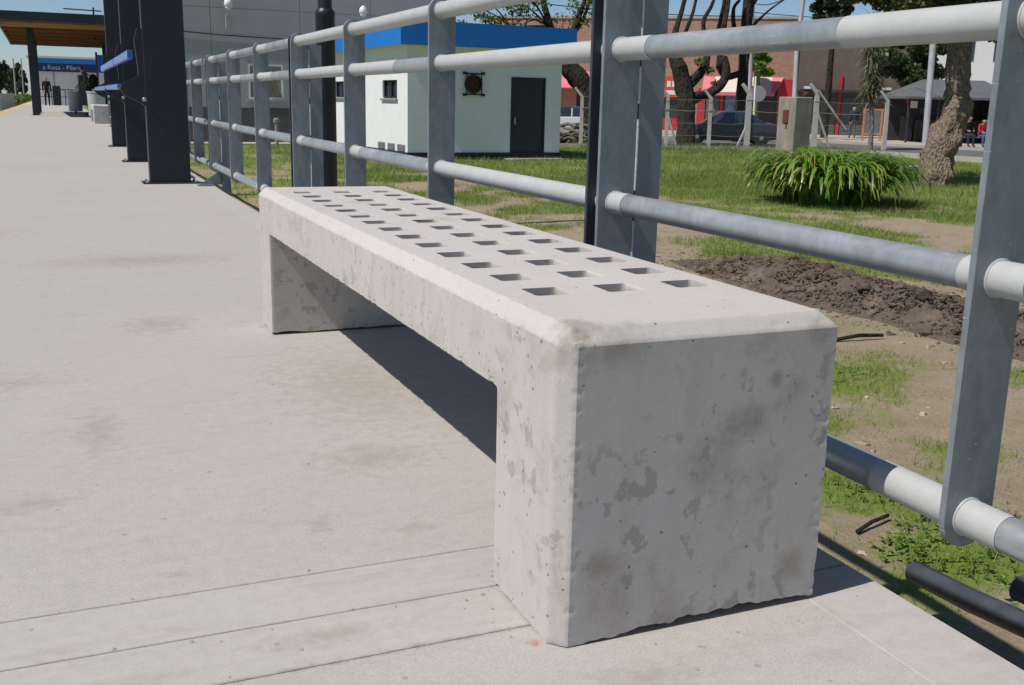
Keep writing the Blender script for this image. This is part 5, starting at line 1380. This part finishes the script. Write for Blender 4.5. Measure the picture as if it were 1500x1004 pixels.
# ------------------------------------------------------------------ people
def person(label, loc, rz_, J, mats, hair='hair', hands=True):
    """J: joint positions by name; mats: (top, legs, shoes)"""
    t = thing('person', label, 'person', loc, rz_)
    order = ['pelvis', 'waist', 'chest', 'neck', 'chin', 'head', 'crown', 'shl', 'ell', 'wrl', 'hal', 'shr', 'elr', 'wrr', 'har', 'hil', 'knl', 'anl', 'tol', 'hir', 'knr', 'anr', 'tor']
    rad = dict(pelvis=.145, waist=.135, chest=.155, neck=.058, chin=.07, head=.098, crown=.06, shl=.075, ell=.047, wrl=.033, hal=.036, shr=.075, elr=.047, wrr=.033, har=.036, hil=.098, knl=.064, anl=.044, tol=.04, hir=.098, knr=.064, anr=.044, tor=.04)
    ed = [('pelvis', 'waist'), ('waist', 'chest'), ('chest', 'neck'), ('neck', 'chin'), ('chin', 'head'), ('head', 'crown'), ('chest', 'shl'), ('shl', 'ell'), ('ell', 'wrl'), ('wrl', 'hal'), ('chest', 'shr'), ('shr', 'elr'), ('elr', 'wrr'), ('wrr', 'har'), ('pelvis', 'hil'), ('hil', 'knl'), ('knl', 'anl'), ('anl', 'tol'), ('pelvis', 'hir'), ('hir', 'knr'), ('knr', 'anr'), ('anr', 'tor')]
    vs = [Vector(J[k]) for k in order]; rs = [rad[k] for k in order]; es = [(order.index(a), order.index(b)) for a, b in ed]
    me = bpy.data.meshes.new('b'); 
    if hands:
        for s in ('l', 'r'):
            h = Vector(J['ha' + s]); w = Vector(J['wr' + s]); d = (h - w).normalized(); sd = d.cross(Vector((0, 1, 0.2))).normalized()
            hi = order.index('ha' + s)
            for k, ln in enumerate((.06, .075, .07, .055)):
                vs.append(h + d * ln + sd * (k - 1.5) * .02); rs.append(.009); es.append((hi, len(vs) - 1))
            vs.append(w + d * .04 + sd * .05); rs.append(.010); es.append((hi, len(vs) - 1))
    me.from_pydata(vs, es, [])
    ob = bpy.data.objects.new('b', me); COL.objects.link(ob)
    ob.modifiers.new('s', 'SKIN')
    for i, r_ in enumerate(rs): me.skin_vertices[0].data[i].radius = (r_, r_)
    me.skin_vertices[0].data[0].use_root = True
    ss = ob.modifiers.new('u', 'SUBSURF'); ss.levels = 2; ss.render_levels = 2
    bme = baked(ob, 'body')
    bme.materials.clear()
    for k in (mats[0], mats[1], mats[2], 'skin', hair): bme.materials.append(M[k])
    segs = [(vs[a], vs[b], order[a] if a < len(order) else 'f', order[b] if b < len(order) else 'f') for a, b in es]
    nk, hd = Vector(J['neck']), Vector(J['head'])
    fwd = Vector(J.get('face', (1, 0, 0)))
    for p in bme.polygons:
        c = p.center; best = 9; nm = ''
        for a, b, na, nb2 in segs:
            ab = b - a; u = max(0, min(1, (c - a).dot(ab) / max(1e-9, ab.length_squared))); dd = (c - a - ab * u).length
            if dd < best: best = dd; nm = (na, nb2)
        i = 0
        if nm[1] in ('hal', 'har', 'f'): i = 3
        elif nm[1] in ('knl', 'knr', 'anl', 'anr', 'hil', 'hir'): i = 1
        elif nm[1] in ('tol', 'tor'): i = 2
        elif nm[1] in ('chin',): i = 3
        elif nm[1] in ('head', 'crown'): i = 4 if (c.z > hd.z + .045 or (c - hd).dot(fwd) < -.01) else 3
        elif nm[1] == 'neck' and c.z > nk.z: i = 3
        p.material_index = i; p.use_smooth = True
    link('body', bme, t)
    # face details
    f = fwd.normalized(); sd = Vector((-f.y, f.x, 0))
    fm = MB()
    fm.lathe([(.004, .03), (.014, .0), (.004, -.012)], tuple(hd + f * .098 - Vector((0, 0, .02))), 6); fm.build('nose', 'skin', t, True)
    e = MB()
    for s in (-1, 1): e.lathe([(.002, .009), (.011, 0), (.002, -.009)], tuple(hd + f * .088 + sd * .034 * s + Vector((0, 0, .012))), 6)
    e.build('eyes', 'black', t); 
    mo = MB(); c = hd + f * .086 - Vector((0, 0, .062)); mo.tube([tuple(c - sd * .025), tuple(c + f * .006), tuple(c + sd * .025)], .006, 5); mo.build('mouth', 'pinkred', t)
    er = MB()
    for s in (-1, 1): er.lathe([(.004, .03), (.016, .01), (.014, -.015), (.004, -.03)], tuple(hd + sd * .10 * s), 6)
    er.build('ears', 'skin', t, True)
    return t
def stand(h=1.72, stride=0.0, lean=0.0, armf=0.0):
    k = h / 1.72
    J = dict(pelvis=(0, 0, .93), waist=(.01 + lean * .15, 0, 1.08), chest=(lean * .45, 0, 1.30), neck=(lean * .75, 0, 1.47), chin=(lean * .85 + .015, 0, 1.54), head=(lean * .95 + .02, 0, 1.61), crown=(lean + .01, 0, 1.68),
             shl=(lean * .6, .17, 1.40), ell=(lean * .5 + armf * .4 - .05 - stride * .3, .22, 1.13), wrl=(lean * .5 + armf - stride * .2, .20, .90 + armf * .5), hal=(lean * .5 + armf * 1.15 - stride * .18, .18, .83 + armf * .6),
             shr=(lean * .6, -.17, 1.40), elr=(lean * .5 + armf * .4 - .03 + stride * .3, -.22, 1.13), wrr=(lean * .5 + armf + stride * .5, -.20, .90 + armf * .5), har=(lean * .5 + armf * 1.15 + stride * .58, -.18, .83 + armf * .6),
             hil=(0, .09, .86), knl=(.04 + stride * .55, .10, .48), anl=(stride * .8, .10, .085), tol=(stride * .8 + .17, .11, .04), hir=(0, -.09, .86), knr=(.03 - stride * .2, -.10, .48), anr=(-stride * .9, -.10, .09 + stride * .15), tor=(-stride * .9 + .16, -.11, .04))
    return {a: tuple(c * k for c in b) for a, b in J.items()}
def sit(h=1.72):
    k = h / 1.72
    J = dict(pelvis=(0, 0, .56), waist=(.0, 0, .72), chest=(.07, 0, .94), neck=(.13, 0, 1.10), chin=(.17, 0, 1.17), head=(.18, 0, 1.24), crown=(.17, 0, 1.31), shl=(.08, .17, 1.03), ell=(.16, .22, .78), wrl=(.36, .14, .70), hal=(.43, .10, .69),
             shr=(.08, -.17, 1.03), elr=(.16, -.22, .78), wrr=(.36, -.14, .70), har=(.43, -.10, .69), hil=(.05, .10, .52), knl=(.46, .13, .52), anl=(.42, .13, .09), tol=(.58, .14, .04), hir=(.05, -.10, .52), knr=(.46, -.13, .52), anr=(.50, -.13, .09), tor=(.66, -.14, .04))
    return {a: tuple(c * k for c in b) for a, b in J.items()}
person('person in dark jacket and grey trousers walking on the far pavement', (38.2, 43.3, GZ + .16), R(60), stand(1.66, .22), ('navy_cloth', 'grey_cloth', 'shoe'), 'greyhair')
SR = R(-110)
person('person in black jacket sitting on the bench by the kiosk', (35.65, 33.15, GZ + .16), SR, sit(1.7), ('black_cloth', 'navy_cloth', 'shoe'))
person('person in red top and jeans sitting on the bench by the kiosk', (36.3, 32.95, GZ + .16), SR, sit(1.55), ('red_cloth', 'denim', 'shoe'))
person('person in pink top sitting at the right end of the kiosk bench', (36.85, 32.75, GZ + .16), SR, sit(1.5), ('pink_cloth', 'denim', 'shoe'))
person('person leaning forward with a black backpack beside the grey bins', (0.42, 40.2, 0), R(180), stand(1.82, .04, .22, .22), ('olive_cloth', 'black_cloth', 'shoe'))
bpk = thing('backpack', 'black backpack worn by the leaning person', 'backpack', (0.58, 40.2, 1.22))
bm_ = MB().lathe([(.05, -.24), (.15, -.2), (.18, -.05), (.17, .1), (.12, .22), (.03, .26)], seg=14); bm_.build('bag', 'black_cloth', bpk, True, xf=Matrix.Diagonal((.85, 1.0, 1.05, 1)) @ Matrix.Rotation(R(0), 4, 'Y'))
for s in (-1, 1): MB().tube([(-.08, s * .11, .2), (-.28, s * .14, .32), (-.42, s * .13, .1), (-.2, s * .14, -.16)], .02, 6).build('strap', 'black_cloth', bpk)
person('dark figure standing in front of the white station building', (-1.25, 70.5, 0), R(-90), stand(1.75), ('black_cloth', 'black_cloth', 'black_cloth'))
